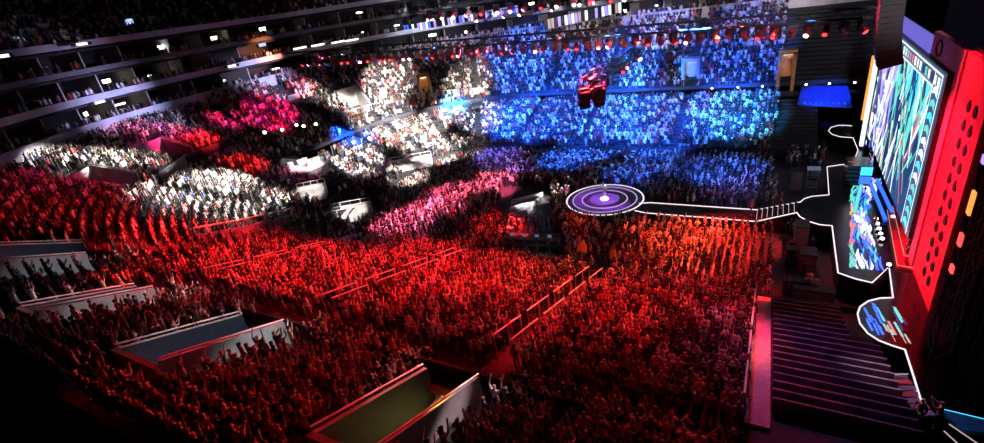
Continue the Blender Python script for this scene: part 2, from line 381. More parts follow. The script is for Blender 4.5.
# oval white table platform with floodlights behind
p = surf(306, 170); o = empty('oval_platform', p, 'white oval platform in the dark corner block below a line of lamps', 'platform')
def oval(b, a, c, z0, z1, n=32): b.prism([(p[0]+a*math.cos(2*pi*i/n), p[1]+c*math.sin(2*pi*i/n)) for i in range(n)], p[2]+z0, p[2]+z1)
B('base', 'grey', o, lambda b: oval(b, 2.6, 3.4, -1, .5)); B('top', 'white', o, lambda b: oval(b, 2.9, 3.7, .5, .7)); 
for i in range(9):
    q = p+[random.uniform(-1.6, 1.6), random.uniform(-2.4, 2.4), .7]; B('round_table', 'white', o, lambda b: b.disc(q, .4, .75, 12))
for i, (px, py) in enumerate([(270, 142), (287, 139), (301, 134), (308, 135), (320, 133), (350, 168), (341, 173), (373, 147), (386, 143)]):
    q = surf(px, py+4); top = q+[0, 0, 2.2]
    o = empty('flood_lamp', q, f"small bright lamp on a pole in the dark corner block, {ORD[i]} from the left", 'lamp', 'lamps on poles in the dark corner')
    B('pole', 'steel', o, lambda b: b.tube([q-[0, 0, .3], top], .05)); B('lamp_housing', 'steel', o, lambda b: b.tube([top, top+[.1, -.14, -.05]], .26, 10))
    B('lens', 'ewarm' if i < 5 else 'ewhite', o, lambda b: b.tube([top+[.1, -.14, -.05], top+[.14, -.2, -.07]], .24, 10))

# far side doorways
for px, py, lab, m in ((691, 72, 'pale lit doorway tower in the far blue seats', 'wallpale'), (785, 72, 'orange lit doorway tower at the right end of the far blue seats', 'orange'), (427, 88, 'narrow orange doorway tower in the far white seats', 'orange')):
    q = surf(px, py+10); t, s = inv(q[0], q[1]); a = pf(t)
    o = empty('doorway_tower', q, lab, 'doorway', 'far doorway towers', rz=math.atan2(a[3], a[2])-pi/2)
    W, Hh, D = (2.2, 3.4, 1.8) if px < 700 and px > 500 else (1.8, 4.2, 1.8)
    for nm, c, d in (('jamb', (-W/2, 0, Hh/2-.6), (.45, D, Hh+1.2)), ('jamb', (W/2, 0, Hh/2-.6), (.45, D, Hh+1.2)), ('lintel', (0, 0, Hh), (W+.45, D, .6)), ('back_panel', (0, D/2, Hh/2), (W, .1, Hh))):
        b = MB(); b.box(c, d); g = b.build(nm, m); g.parent = o
    b = MB(); b.box((0, D/2-.2, Hh-.5), (W*.7, .1, .15)); g = b.build('lamp', 'esuite'); g.parent = o
# row of small lamps on the far cross wall, blue lit seat block
for i, x in enumerate((-8.5, -5, -1.8, 3.5, 6.2, 9)):
    t = T4+x-CX; a = brk(t); q = pt(t, a[0]+a[1]-.1, prof(t, a[0]+.01)+1.3)
    o = empty('aisle_lamp', q, f"small round lamp on the dark far cross aisle wall, {ORD[i]} from the left", 'lamp', 'small lamps on the far wall')
    B('housing', 'steel', o, lambda b: b.box(q, (.35, .12, .3))); B('lens', 'ewhite', o, lambda b: b.box(q-[0, .08, 0], (.22, .05, .18)))
o = empty('blue_lit_seats', (6, 78.5, 4.4), 'flat blue lit covered seat block right of the far crowd', 'seat cover')
B('cover', mat('blue_lit_cover', (.05, .12, .6), .6, noise=.3), o, lambda b: b.add([(2.6, 76.4, 4.7), (8.6, 75.5, 4.4), (8.2, 80, 6.0), (3, 80.4, 6.1), (2.6, 76.4, 4.4), (8.6, 75.5, 4.1), (8.2, 80, 5.7), (3, 80.4, 5.8)], [(0, 1, 2, 3), (7, 6, 5, 4), (0, 4, 5, 1), (1, 5, 6, 2), (2, 6, 7, 3), (3, 7, 4, 0)]))  # blue light on the empty seats put into the cover's colour
for i in range(8): B('light_dot', 'eblue', o, lambda b: b.box((3.4+i*.62, 76.2-i*.1, 4.75), (.22, .1, .16)))

# ---------------------------------------------------------------- covered empty seats by the stage
for i in range(18):
    s = .35+i*.85; z = prof(5, s)
    o = empty('covered_seat_row', (4, YN-s, z), f"empty seats under dark purple covers, {ORD[i]} row up from the stage floor", 'seat row', 'covered rows of empty seats')
    x1 = 4.9 if i < 7 else 6.1
    B('seat_cover', 'cloth', o, lambda b: b.box(((1.05+x1)/2, YN-s-.32, z+.35), (x1-1.05, .5, .3)))
    B('back_cover', 'cloth', o, lambda b: b.box(((1.05+x1)/2, YN-s-.55, z+.5), (x1-1.05, .10, .8)))
# aisle steps beside them, pink light put into the step colour
o = empty('aisle_step_strip', (-.1, 25, 3), 'pale red lit aisle steps running down beside the covered seats', 'aisle steps')
for i in range(18):
    s = .5+i*.95; z = prof(11, s); B('step', 'rail' if i == 0 else mat('pink_lit_step', (.5, .36, .36), .6, noise=.2) if i == 1 else bpy.data.materials['pink_lit_step'], o, lambda b: b.box((.5, YN-s, z+.12), (.95, .9, .3)))

# ---------------------------------------------------------------- round stage, runway, main stage
ZB, ZS = 1.0, 2.2
cB = at(604.5, 199, ZB); rB = 4.35
yc = cB[1]
o = empty('round_stage', (cB[0], yc, 0), 'round black stage with three glowing rings in the middle of the crowd', 'stage')
B('drum', 'black', o, lambda b: b.disc((cB[0], yc, 0), rB-.1, ZB-.15, 64))
B('deck', mat('round_stage_deck', (.16, .13, .18), .45, noise=.1), o, lambda b: b.disc((cB[0], yc, ZB-.15), rB, .15, 64))
for rr, w in ((rB-.09, .16), (rB*.815, .09), (rB*.575, .1)): B('light_ring', 'eline' if w > .12 else 'ering', o, lambda b: b.ring((cB[0], yc, ZB), rr-w/2, rr+w/2, .02))
B('violet_light_pool', em('violet_glow_deck', (.3, .06, .8), .7), o, lambda b: b.disc((cB[0], yc, ZB), rB*.38, .012, 48))  # violet stage light painted as an emissive disc on the deck
B('centre_glow', em('white_glow', (.9, .8, 1), 6), o, lambda b: b.disc((cB[0], yc, ZB+.012), .42, .1, 24))  # emissive disc stands in for the bright light around the performer
xa = cB[0]+rB-.25
y1, y0 = at(700, 206.2, ZB)[1], at(700, 217.4, ZB)[1]
x_r = at(758, 210.6, ZB)[0]
o = empty('runway', (xa, (y0+y1)/2, 0), 'long dark runway with white light edges joining round stage and main stage', 'runway')
pj1, pj0 = at(800, 202.5, ZS), at(797, 213, ZS)
print('runway', xa, y0, y1, x_r, pj1, pj0)
yb = (y0+y1)/2
def mirror(p): return np.array([p[0], 2*yS-p[1], p[2]])
B('deck', 'deck', o, lambda b: b.prism([(xa, y0+.6), (xa+1.2, y0), (x_r, y0), (x_r, y1), (xa+1.2, y1), (xa, y1-.6)], ZB-.2, ZB))
B('skirt', 'black', o, lambda b: b.prism([(xa+.1, y0+.7), (xa+1.2, y0+.1), (x_r, y0+.1), (x_r, y1-.1), (xa+1.2, y1-.1), (xa+.1, y1-.7)], 0, ZB-.2))
B('light_edge', 'eline', o, lambda b: b.tube([(xa-.1, y1-.35, ZB+.03), (xa+1.1, y1, ZB+.03), (x_r, y1, ZB+.03)], .05, 4))
B('light_edge', 'eline', o, lambda b: b.tube([(xa-.1, y0+.35, ZB+.03), (xa+1.1, y0, ZB+.03), (x_r, y0, ZB+.03)], .05, 4))
# ramp with steps
o = empty('ramp_stairs', (x_r, yb, ZB), 'short rising stair ramp with lit edges between runway and main stage', 'stairs')
nst = 8
for i in range(nst):
    f0, f1 = i/nst, (i+1)/nst; A = lambda f, q: (x_r+(pj1[0]-x_r)*f, (y1 if q else y0)+((pj1 if q else pj0)[1]-(y1 if q else y0))*f)
    B('tread', 'deck', o, lambda b: b.prism([A(f0, 0), A(f1, 0), A(f1, 1), A(f0, 1)], 0, ZB+(ZS-ZB)*f1))
    p, q = A(f0, 0), A(f0, 1)
    B('step_light', 'eline_dim', o, lambda b: b.tube([(p[0]-.04, p[1]+.2, ZB+(ZS-ZB)*f1), (q[0]-.04, q[1]-.2, ZB+(ZS-ZB)*f1)], .03, 4))
for yy, pj in ((y1, pj1), (y0, pj0)):
    B('light_edge', 'eline', o, lambda b: b.tube([(x_r, yy, ZB+.05), (pj[0], pj[1], ZS+.05)], .05, 4))
# main stage outline
def S(px, py): q = at(px, py, ZS); return (q[0], q[1])
def arc(c, r, a0, a1, n=14): return [(c[0]+r*math.cos(math.radians(a0+(a1-a0)*i/n)), c[1]+r*math.sin(math.radians(a0+(a1-a0)*i/n))) for i in range(n+1)]
near = [S(797, 213), S(800, 217), S(808, 221.5), S(820, 225), S(832, 226), S(835, 250), S(838, 273), S(855, 279), S(872, 283), S(889, 267), S(893, 298),
        S(880, 298.5), S(868, 301.5), S(860, 307), S(857.5, 314), S(860, 324), S(868, 334), S(879, 341), S(892, 346), S(905, 350), S(914, 378), S(922, 405)]
far = [S(800, 202.5), S(804, 199), S(812, 196.5), S(829, 195), S(828, 181), S(827, 167), S(840, 165), S(853, 164), S(858, 150), S(853, 138), S(840, 137), S(832, 134.5), S(828.5, 131), S(831, 127.5), S(838, 125.5), S(846, 125.5), S(852, 126)]
print('stage near', [tuple(round(float(v), 1) for v in q) for q in near]); print('stage far', [tuple(round(float(v), 1) for v in q) for q in far])
XS = 9.0
o = empty('main_stage', (6, yb, 0), 'wide black main stage with curved lit edges in front of the screens', 'stage')
poly = near[::-1]+far
polyc = [(XS+7.8, near[-1][1])]+poly+[(XS+7.8, far[-1][1])]
B('deck', 'deck', o, lambda b: b.prism(polyc, ZS-.25, ZS))
B('skirt', 'black', o, lambda b: b.prism([(x+.12, y) for x, y in polyc], 0, ZS-.25))
B('light_edge', 'eline', o, lambda b: b.tube([(x, y, ZS+.03) for x, y in near], .05, 5))
B('light_edge', 'eline', o, lambda b: b.tube([(x, y, ZS+.03) for x, y in far], .04, 5))
# LED deck area with stained patterns (one surface, mesh of coloured tiles)
cols = ['eteal', 'epale', 'eblue', 'eviolet', 'enavy', 'ecream', 'ecyan', 'eorange', 'ecoral']
def leddeck(b):
    rr = random.Random(11); ya, yb2 = S(852, 268)[1], S(862, 178)[1]; z = ZS+.012
    c0, c1, c2, c3 = S(866, 262)[0], S(861, 240)[0], S(862, 212)[0], S(872, 186)[0]
    def ctr(v): return float(np.interp(v, (0, .3, .65, 1), (c0, c1, c2, c3)))
    for k in range(260):
        v = rr.random(); u_ = rr.random(); L = rr.uniform(.03, .16); w = rr.uniform(.03, .11); hw = .8+.2*math.sin(v*6+2)
        n = math.sin(v*13+u_*4)+rr.uniform(-.8, .8)
        if u_ < .16: c = 0 if v > .6 or v < .2 else (7 if v > .42 else 8)
        elif n > .75: c = 1
        elif n > .1: c = 3 if rr.random() < .6 else 1
        elif n > -.9: c = 2
        else: c = rr.choice([4, 6])
        P = []
        for i in range(6):
            vv = v+L*(i/5-.5); x = ctr(vv)+(u_-.5)*2*hw+.1*math.sin(vv*31+k); P.append((x, ya+(yb2-ya)*min(1, max(0, vv)), z))
        z += .0003; o_ = [(x-w*math.sin(pi*(i+.4)/6), y, zz) for i, (x, y, zz) in enumerate(P)]+[(x+w*math.sin(pi*(i+.4)/6), y, zz) for i, (x, y, zz) in enumerate(P)]
        b.add(o_, [(i, 6+i, 7+i, 1+i) for i in range(5)], c)
B('led_floor', cols, o, leddeck)
def leddeck2(b):
    y_a = near[17][1]; rr = random.Random(4)
    for i in range(40):
        u_ = rr.random(); x = 6.2+u_*1.9; L = rr.uniform(.5, 1.6); y = y_a+rr.uniform(.6, 4.0)
        if math.hypot(x-8.1, y-(near[12][1]+near[19][1])/2) > 2.3: continue
        b.box((x, y, ZS+.012+.0004*i), (rr.uniform(.04, .14), L, .01), .15, 2 if u_ < .35 else rr.choice([0, 8, 4, 4, 6]))
B('led_floor', cols, o, leddeck2)

# big screen
SY0, SY1, SZ0, SZ1 = 40.3, 64., 4.2, 15.3
o = empty('led_screen', (XS, SY0, SZ0), 'huge bright LED screen of teal white and violet streaks behind the stage', 'screen')
B('cabinet', 'steel', o, lambda b: b.box((XS+.35, (SY0+SY1)/2, (SZ0+SZ1)/2), (.6, SY1-SY0+.6, SZ1-SZ0+.4)))
def quad(b, P, mi, x): 
    b.add([(x, y, z) for y, z in P], [tuple(range(len(P)))], mi)
def clip(P):
    for ax, lim, sg in ((0, SY0+2.2, 1), (0, SY1, -1), (1, SZ0, 1), (1, SZ1-1.2, -1)):
        Q = []
        for i in range(len(P)):
            a, c = P[i], P[(i+1) % len(P)]; da, dc = sg*(a[ax]-lim), sg*(c[ax]-lim)
            if da >= 0: Q.append(a)
            if da*dc < 0: f = da/(da-dc); Q.append((a[0]+(c[0]-a[0])*f, a[1]+(c[1]-a[1])*f))
        P = Q
        if len(P) < 3: return None
    return P
def screenimg(b):
    quad(b, [(SY0, SZ0), (SY1, SZ0), (SY1, SZ1), (SY0, SZ1)], 4, XS+.03)
    rr = random.Random(3); x = XS+.02
    for k in range(34):
        y = rr.uniform(SY0, SY1); z = rr.uniform(SZ0, SZ1); L = rr.uniform(3, 8); w = rr.uniform(.5, 1.1); a = rr.uniform(1.1, 2.1); f = (y-SY0)/(SY1-SY0)
        c = rr.choice([4, 0, 0, 4, 6, 1] if f < .6 else [3, 1, 4, 3]); c = rr.choice([5, 1, 4]) if z < 6.5 and f > .3 else c
        dy, dz = math.cos(a)*L/2, math.sin(a)*L/2; ny_, nz = -math.sin(a)*w, math.cos(a)*w
        P = clip([(y-dy+ny_*.3, z-dz+nz*.3), (y-dy-ny_*.3, z-dz-nz*.3), (y+dy-ny_, z+dz-nz), (y+dy+ny_, z+dz+nz)])
        if P: x -= .0004; quad(b, P, c, x)
    for k in range(100):
        y = rr.uniform(SY0, SY1); z = rr.uniform(SZ0, SZ1); L = rr.uniform(2, 9); w = rr.uniform(.08, .34); a = rr.choice([1.2, 1.35, 1.75, 1.95, .9, 2.25])+rr.uniform(-.1, .1)
        f = (y-SY0)/(SY1-SY0)
        c = rr.choice([0, 0, 0, 1, 6, 5, 4, 8] if f < .62 else [3, 1, 1, 3, 2, 3]); 
        if z < 6.5 and f > .35: c = rr.choice([5, 1, 5, 0])
        dy, dz = math.cos(a)*L/2, math.sin(a)*L/2; ny_, nz = -math.sin(a)*w, math.cos(a)*w
        P = clip([(y-dy+ny_*.3, z-dz+nz*.3), (y-dy-ny_*.3, z-dz-nz*.3), (y+dy-ny_, z+dz-nz), (y+dy+ny_, z+dz+nz)])
        if P: x -= .0004; quad(b, P, c, x)
    for k in range(70):    # speckled violet and white patches on the far third
        y = rr.uniform(57, SY1-.4); z = rr.uniform(3, 14); s = rr.uniform(.12, .4); x -= .0004
        quad(b, [(y-s, z-s), (y+s, z-s*.6), (y+s*.7, z+s), (y-s*.8, z+s*.8)], rr.choice([1, 1, 3, 2]), x)
    # frame of white and teal lozenges down the near side and along the top
    x = XS-.06
    for z0_, z1_, y0_, y1_, c in [(SZ0, SZ1, SY0, SY0+.16, 1), (SZ0, SZ1, SY0+1.9, SY0+2.05, 1), (SZ1-.12, SZ1, SY0, SY1, 1), (SZ1-1.15, SZ1-1.03, SY0+2, SY1, 1)]:
        quad(b, [(y0_, z0_), (y1_, z0_), (y1_, z1_), (y0_, z1_)], c, x)
    z = SZ0+.2; i = 0
    while z < SZ1-1.3:
        c = rr.choice([0, 1, 0, 6, 1]); quad(b, [(SY0+.35, z), (SY0+1.0, z+.25), (SY0+1.7, z+.1), (SY0+1.6, z+.5), (SY0+.9, z+.75), (SY0+.4, z+.5)], c, x-.001*(i % 3)); z += .85; i += 1
    y = SY0+.4
    while y < SY1-.8:
        c = rr.choice([0, 5, 4, 1, 0, 8]); quad(b, [(y, SZ1-.9), (y+.55, SZ1-.85), (y+.7, SZ1-.3), (y+.1, SZ1-.28)], c, x-.001*(i % 3)); y += .95; i += 1
B('screen_image', cols, o, screenimg)
# tall white and orange light columns left (far side) of the screen
for px, lab, m in ((873, 'tall pale cyan light column at the far edge of the screen', 'epale'), (866, 'tall dim orange light column beside the pale cyan one', 'eorange')):
    y = SY1+1.2 if m == 'epale' else SY1+3.4
    o = empty('light_column', (XS-.2, y, ZS), lab, 'light column')
    B('tube', m, o, lambda b: b.box((XS-.2, y, 8.4), (.3, .75 if m == 'epale' else .35, 11.6 if m == 'epale' else 7)))
    B('frame', 'steel', o, lambda b: b.box((XS+.15, y, 8), (.3, 1.1, 12.4)))
# violet header panel over the screen and red side wall
o = empty('header_panel', (XS+.8, 50, 15.6), 'plain violet lit header panel above the screen', 'panel')
B('panel', em('periwinkle_panel', (.16, .13, .62), 1.0), o, lambda b: b.box((XS+.45, 54, 15.95), (.3, 14, 1.2)))
B('frame', 'steel', o, lambda b: b.box((XS+.7, 54, 15.95), (.2, 14.2, 1.3)))
o = empty('red_side_panel', (XS+.6, 38, ZS), 'tall glowing red side panel with paired dark blinder dots beside the screen', 'panel')
B('panel', 'red', o, lambda b: b.box((XS+.6, 36.2, 9.6), (.3, 5.2, 14.8)))
B('frame', 'steel', o, lambda b: b.box((XS+.9, 36.2, 9.6), (.2, 5.5, 15.1)))
for i in range(11):
    for j in range(2):
        c = np.array([XS+.44, 35.0+j*1.25, 3.6+i*1.08])
        g = B('blinder', 'black', o, lambda b: b.tube([c+[.02, 0, 0], c-[.05, 0, 0]], .3, 10)); B('blinder_yoke', 'steel', g, lambda b: b.box(c+[0, 0, .34], (.08, .4, .06)))
# second plain red stripe next to screen (pinkish edge border)
o = empty('pink_side_panel', (XS+.2, 39.4, ZS), 'smooth dark pink strip between the screen and the dotted red panel', 'panel')
K['pinkstrip'] = mat('pink_strip', (.85, .2, .3), .6, noise=.15)
B('panel', 'pinkstrip', o, lambda b: b.box((XS+.45, 39.55, 9.6), (.2, 1.3, 14.8)))
B('backing', 'steel', o, lambda b: b.box((XS+.6, 39.55, 9.6), (.1, 1.4, 14.9)))
o = empty('pink_header_panel', (XS+.45, 43.5, 15.4), 'small pink header panel with a dark oval ring mark above the screen corner', 'panel')
B('panel', K['pinkstrip'], o, lambda b: b.box((XS+.5, 43.4, 16.2), (.3, 6.8, 1.7)))
def ovl(b): b.tube([(XS+.33, 44.6+.75*math.cos(2*pi*i/20), 16.25+.5*math.sin(2*pi*i/20)) for i in range(21)], .07, 5)
B('ring_mark', 'black', o, ovl)
# drapes and towers right of it
for i, (y, z1_) in enumerate(((32.0, 19.5), (29.5, 20.5), (27.0, 21))):
    o = empty('stage_drape', (XS+1+i*.3, y, 0), f"tall black stage drape right of the red panel, {ORD[i]} one from it", 'drape', 'black drapes at the right edge')
    def dr(b):
        n = 24
        for k in range(n):
            a, c = y-1.25+2.5*k/n, y-1.25+2.5*(k+1)/n; xa_, xc = XS+.9+.15*math.sin(k*1.7), XS+.9+.15*math.sin((k+1)*1.7)
            b.hexa([(xa_, a, 0), (xa_+.1, a, 0), (xc+.1, c, 0), (xc, c, 0)], [(xa_, a, z1_), (xa_+.1, a, z1_), (xc+.1, c, z1_), (xc, c, z1_)])
    B('curtain', 'black', o, dr); B('top_bar', 'steel', o, lambda b: b.tube([(XS+.95, y-1.3, z1_), (XS+.95, y+1.3, z1_)], .06))
o = empty('stage_backdrop', (16, 50, 0), 'plain black cloth backdrop closing the stage house', 'backdrop')
B('cloth', 'black', o, lambda b: b.box((17.2, 52, 11.5), (.3, 60, 23))); B('pipe', 'steel', o, lambda b: b.tube([(17.2, 22, 23), (17.2, 82, 23)], .08))
o = empty('lighting_tower', (9.1, 29.3, 0), 'black lattice tower with orange and violet lamps at the right edge', 'tower')
for dx in (-.4, .4):
    for dy in (-.5, .5): B('upright', 'steel', o, lambda b: b.tube([(9.1+dx, 29.3+dy, 0), (9.1+dx, 29.3+dy, 19)], .06, 5))
def lat(b):
    for i in range(18):
        for dx in (-.4, .4): b.tube([(9.1+dx, 28.8, i*1.05), (9.1+dx, 29.8, i*1.05+1)], .035, 4)
        b.tube([(8.7, 28.8, i*1.05), (9.5, 28.8, i*1.05+1)], .035, 4)
B('lattice', 'steel', o, lat)
for z, m_, h in ((11.6, 'eorange', 1.5), (9.6, 'ered', .8), (13.8, 'eviolet', .5), (7.9, 'ered', .5), (15.6, 'ered', .3)): B('lamp_bar', m_, o, lambda b: b.box((8.62, 29.2, z), (.1, .4, h*.8)))
# red lit stage steps with white nosings
o = empty('curved_stage_steps', (8, 41, ZS), 'red steps with thin white edges climbing in front of the red panel', 'stairs')
for i in range(5):
    p = [S(887+i*5, 212-i*1.2), S(897+i*6.5, 268-i*7), S(926+i*1, 273-i*7.5)]
    z = ZS+.22*(i+1)
    pp = [(q[0], q[1], z) for q in p]
    B('tread', 'red', o, lambda b: [b.hexa([(a[0], a[1], ZS), (c[0], c[1], ZS), (c[0]+.45, c[1]+.1, ZS), (a[0]+.45, a[1]+.1, ZS)], [(a[0], a[1], z), (c[0], c[1], z), (c[0]+.45, c[1]+.1, z), (a[0]+.45, a[1]+.1, z)]) for a, c in zip(pp[::-1], pp[::-1][1:])])
    B('nosing_light', 'eline_dim', o, lambda b: b.tube([(a[0]-.03, a[1]-.03, z+.02) for a in pp], .022, 4))
# band riser (dark box with blue top) and blue legs
q0, q1 = S(853, 178), S(885, 176)
o = empty('band_riser', (7, 60, ZS), 'dark banded riser with a bright blue front panel at the far end of the stage', 'riser')
yy = S(868, 182)[1]
def rib(b):
    for i in range(5): b.box((7.5, yy, ZS+.25+i*.42), (1.9, 2.6, .3))
B('body', 'deck', o, rib); B('blue_panel', 'ecyan', o, lambda b: b.box((8.05, yy-1.35, ZS+1.6), (.9, .12, .8))); B('blue_base', 'eblue', o, lambda b: b.box((8.05, yy-1.35, ZS+.7), (.9, .12, .7)))
B('rail', 'rail', o, lambda b: b.tube([(6.5, yy-1.3, ZS+2.5), (8.4, yy-1.3, ZS+2.5), (8.4, yy+1.3, ZS+2.5)], .04))
for i, (px, py, qx, qy) in enumerate(((862, 182, 854, 215), (870, 185, 885, 222), (878, 185, 892, 215))):
    a, c = S(px, py), S(qx, qy)
    o = empty('floor_light_beam', (*a, ZS), f"blue lit floor strip running forward from the band riser, {ORD[i]} from the left", 'floor light', 'blue floor strips on the stage')
    B('strip', ['eteal', 'eblue', 'eblue'][i], o, lambda b: b.tube([(*a, ZS+.1), (*c, ZS+.1)], .2, 4)); B('casing', 'steel', o, lambda b: b.tube([(*a, ZS+.02), (*c, ZS+.02)], .24, 4))
for i, (px, py) in enumerate(((876, 219), (877.5, 224), (879, 229), (880.5, 234), (882, 239), (889, 265), (893, 217))):
    q = at(px, py, ZS+.2); o = empty('footlight', q, f"bright white footlight dot on the stage edge, {ORD[i]} from the screen", 'lamp', 'white footlights')
    B('lens', 'ewhite', o, lambda b: b.disc(q, .13, .1, 10)); B('housing', 'steel', o, lambda b: b.disc(q-[0, 0, .15], .18, .15, 10))

# right foreground: side stage stairs, cyan lit deck, barrier
o = empty('access_stairs', (6, 23, 2), 'pale lit access steps between the covered seats and the stage edge', 'stairs')
for i in range(7):
    p, q = at(884+i*5.6, 373+i*6.3, 2.4), at(907+i*4.6, 373+i*6.3, 2.4)
    B('step', 'white' if i % 2 == 0 else 'alu', o, lambda b: b.box(((p[0]+q[0])/2, (p[1]+q[1])/2, 2.2), (np.linalg.norm(q-p), .32, .12), math.atan2(q[1]-p[1], q[0]-p[0])))
B('top_rail', 'eline_dim', o, lambda b: b.tube([at(885, 375, 2.8), at(908, 374, 2.8)], .03))
p = [at(938, 408, 2.2), at(984, 419, 2.2), at(990, 433, 2.2), at(962, 430, 2.2)]
o = empty('cyan_lit_deck', p[0], 'low cyan lit deck at the bottom right corner', 'deck')
B('top', mat('cyan_lit_deck', (.05, .5, .6), .5, noise=.3, scale=3), o, lambda b: b.prism([(q[0], q[1]) for q in p], 2.0, 2.2)); B('edge_light', 'ecyan', o, lambda b: b.tube([p[0], p[1]], .025)); B('legs_skirt', 'black', o, lambda b: b.prism([(q[0], q[1]) for q in p], 0, 2.0))  # cyan light on the deck top put into its colour
for i, (a, c) in enumerate((((944, 431), (967, 452)), ((949, 424), (984, 448)))):
    p, q = at(*a, 2.2), at(*c, 2.2); o = empty('barrier_rail', p, f"thin lit barrier rail in the bottom right corner, {('inner', 'outer')[i]} one", 'barrier', 'lit barrier rails')
    B('rail', 'eline_dim', o, lambda b: b.tube([p, q], .03)); B('post', 'steel', o, lambda b: b.tube([p, p*[1, 1, 0]], .03))

# front of house desk area, pale lit ramp, equipment cases
p = at(530, 254, 0); o = empty('mixing_platform', p, 'dark mixing platform full of gear in the middle of the red floor crowd', 'platform')
B('deck', 'deck', o, lambda b: b.box(p+[0, 0, .4], (6.5, 3.6, .8), .15))
for i in range(5): B('console', 'grey', o, lambda b: b.box(p+[-2.4+i*1.2, .6+.15*(-2+i), 1.3], (.9, .7, .5), .15, rx=.2))
B('barrier', 'rail', o, lambda b: [b.tube([p+[-3.2, 1.7, 1.2], p+[3.1, 2.5, 1.2]], .03), b.tube([p+[-3.2, 1.7, .6], p+[3.1, 2.5, .6]], .03)])
for i in range(4): B('monitor', 'etvdim', o, lambda b: b.box(p+[-2.0+i*1.3, .75+.15*(-2+i), 1.75], (.4, .04, .25), .15))
o = empty('light_streak_steps', at(525, 208, 0), 'steps with painted white light streaks left of the round stage', 'stairs')
for i in range(9):
    a, c = at(546+2-i*5.2, 188+i*4.4, .6), at(549-12-i*6.0, 191+i*4.2, .6)
    a, c = at(542-i*3.6, 192+i*4.6, .6), at(512-i*.6, 200+i*3.4, .6)
    B('tread', 'white' if i % 2 == 0 else 'grey', o, lambda b: b.hexa(*[[(a[0], a[1]-.28, z), (a[0], a[1]+.28, z), (c[0], c[1]+.28, z), (c[0], c[1]-.28, z)] for z in (0, .55+.02*i)]))  # white treads put bright streaks of light into the steps' colour
k = 0
for px, py, d in ((795, 190, (1.0, 1.2, 2.2)), (799, 250, (1.0, 1.6, 2.4)), (806, 270, (1.1, 1.4, 1.6)), (790, 262, (.8, .8, 1.2)), (812, 300, (2.6, .9, .9)), (795, 292, (1.6, .8, 1)), (828, 318, (2.2, .4, .5)), (815, 178, (.8, .8, 1.3))):
    q = at(px, py, 0) if py < 275 else at(px, py, .0)
    o = empty('equipment_case', q, f"grey wheeled equipment case in the pit before the stage, {ORD[k]} counting from the far side", 'case', 'equipment cases in the pit'); k += 1
    B('box', 'grey', o, lambda b: b.box(q+[0, 0, d[2]/2+.12], d)); B('lid', 'steel', o, lambda b: b.box(q+[0, 0, d[2]+.16], (d[0]+.04, d[1]+.04, .08)))
    for a in (-1, 1):
        for c in (-1, 1): B('caster', 'steel', o, lambda b: b.tube([q+[a*d[0]*.4-.03, c*d[1]*.4, .06], q+[a*d[0]*.4+.03, c*d[1]*.4, .06]], .06, 8))
o = empty('press_platform', at(815, 195, 0), 'white framed rigging stand beside the far arm of the stage', 'stand')
q = at(811, 190, 0)
def frm(b):
    for dx in (-.5, .5):
        for dy in (-.5, .5): b.tube([q+[dx, dy, 0], q+[dx, dy, 2.4]], .05)
    for z in (.5, 1.2, 1.9, 2.4):
        for A_, B_ in (((-.5, -.5), (.5, -.5)), ((.5, -.5), (.5, .5)), ((.5, .5), (-.5, .5)), ((-.5, .5), (-.5, -.5))): b.tube([q+[*A_, z], q+[*B_, z]], .04)
B('frame', 'alu', o, frm); B('top_plate', 'white', o, lambda b: b.box(q+[0, 0, 2.45], (1.2, 1.2, .08)))

# ---------------------------------------------------------------- trusses with moving heads
def truss(name, lab, a, c, w=.6, r=.05, group='lighting trusses'):
    a, c = np.array(a, float), np.array(c, float); L = np.linalg.norm(c-a); d = (c-a)/L; sd = np.cross(d, [0, 0, 1]); sd /= np.linalg.norm(sd); uu = np.cross(sd, d)
    o = empty(name, a, lab, 'truss', group); cor = [(-1, -1), (1, -1), (1, 1), (-1, 1)]; n = int(L/1.0)
    for i, j in cor: B('chord', 'steel', o, lambda b: b.tube([a+(sd*i+uu*j)*w/2, c+(sd*i+uu*j)*w/2], r, 5))
    def br(b):
        for k in range(n):
            p, q = a+d*L*k/n, a+d*L*(k+1)/n
            for m in range(4):
                i, j = cor[m], cor[(m+1) % 4]
                if k % 2: i, j = j, i
                b.tube([p+(sd*i[0]+uu*i[1])*w/2, q+(sd*j[0]+uu*j[1])*w/2], r*.55, 3, cap=False)
    B('bracing', 'steel', o, br); return o
MT = {}
ZT = 19.0
pm = aty(878, 14, 50); pl = aty(200, 60, 50)
print('main truss', pl, pm)
tr1 = truss('lighting_truss', 'long black lighting truss crossing the whole picture above the crowd', (-62, 50, 20.0), (6.5, 50, 18.3), .75, .07)
truss('lighting_truss', 'second long truss hanging farther back above the first', (-50, 66, 23.2), (8, 66, 21.6), .7, .06)
truss('lighting_truss', 'high truss at the top edge over the far seats', (-50, 84, 26.5), (8, 84, 24.2), .7, .06)
pa, pc = at(584, 86, 15.0), at(640, 44, 15.0)
print('diag', pa, pc)
truss('lighting_truss', 'short slanting truss hanging over the blue seats with speakers at its end', pa, pc, 1.0, .1)
for i, (x0, x1, y, z) in enumerate(((-45, -30, 74, 21.5), (-28, -14, 76, 21.8), (-12, 4, 78, 21.5))):
    truss('lighting_truss', f"short bright far truss at the top edge, {ORD[i]} of three from the left", (x0, y, z), (x1, y+3, z), .6, .05)
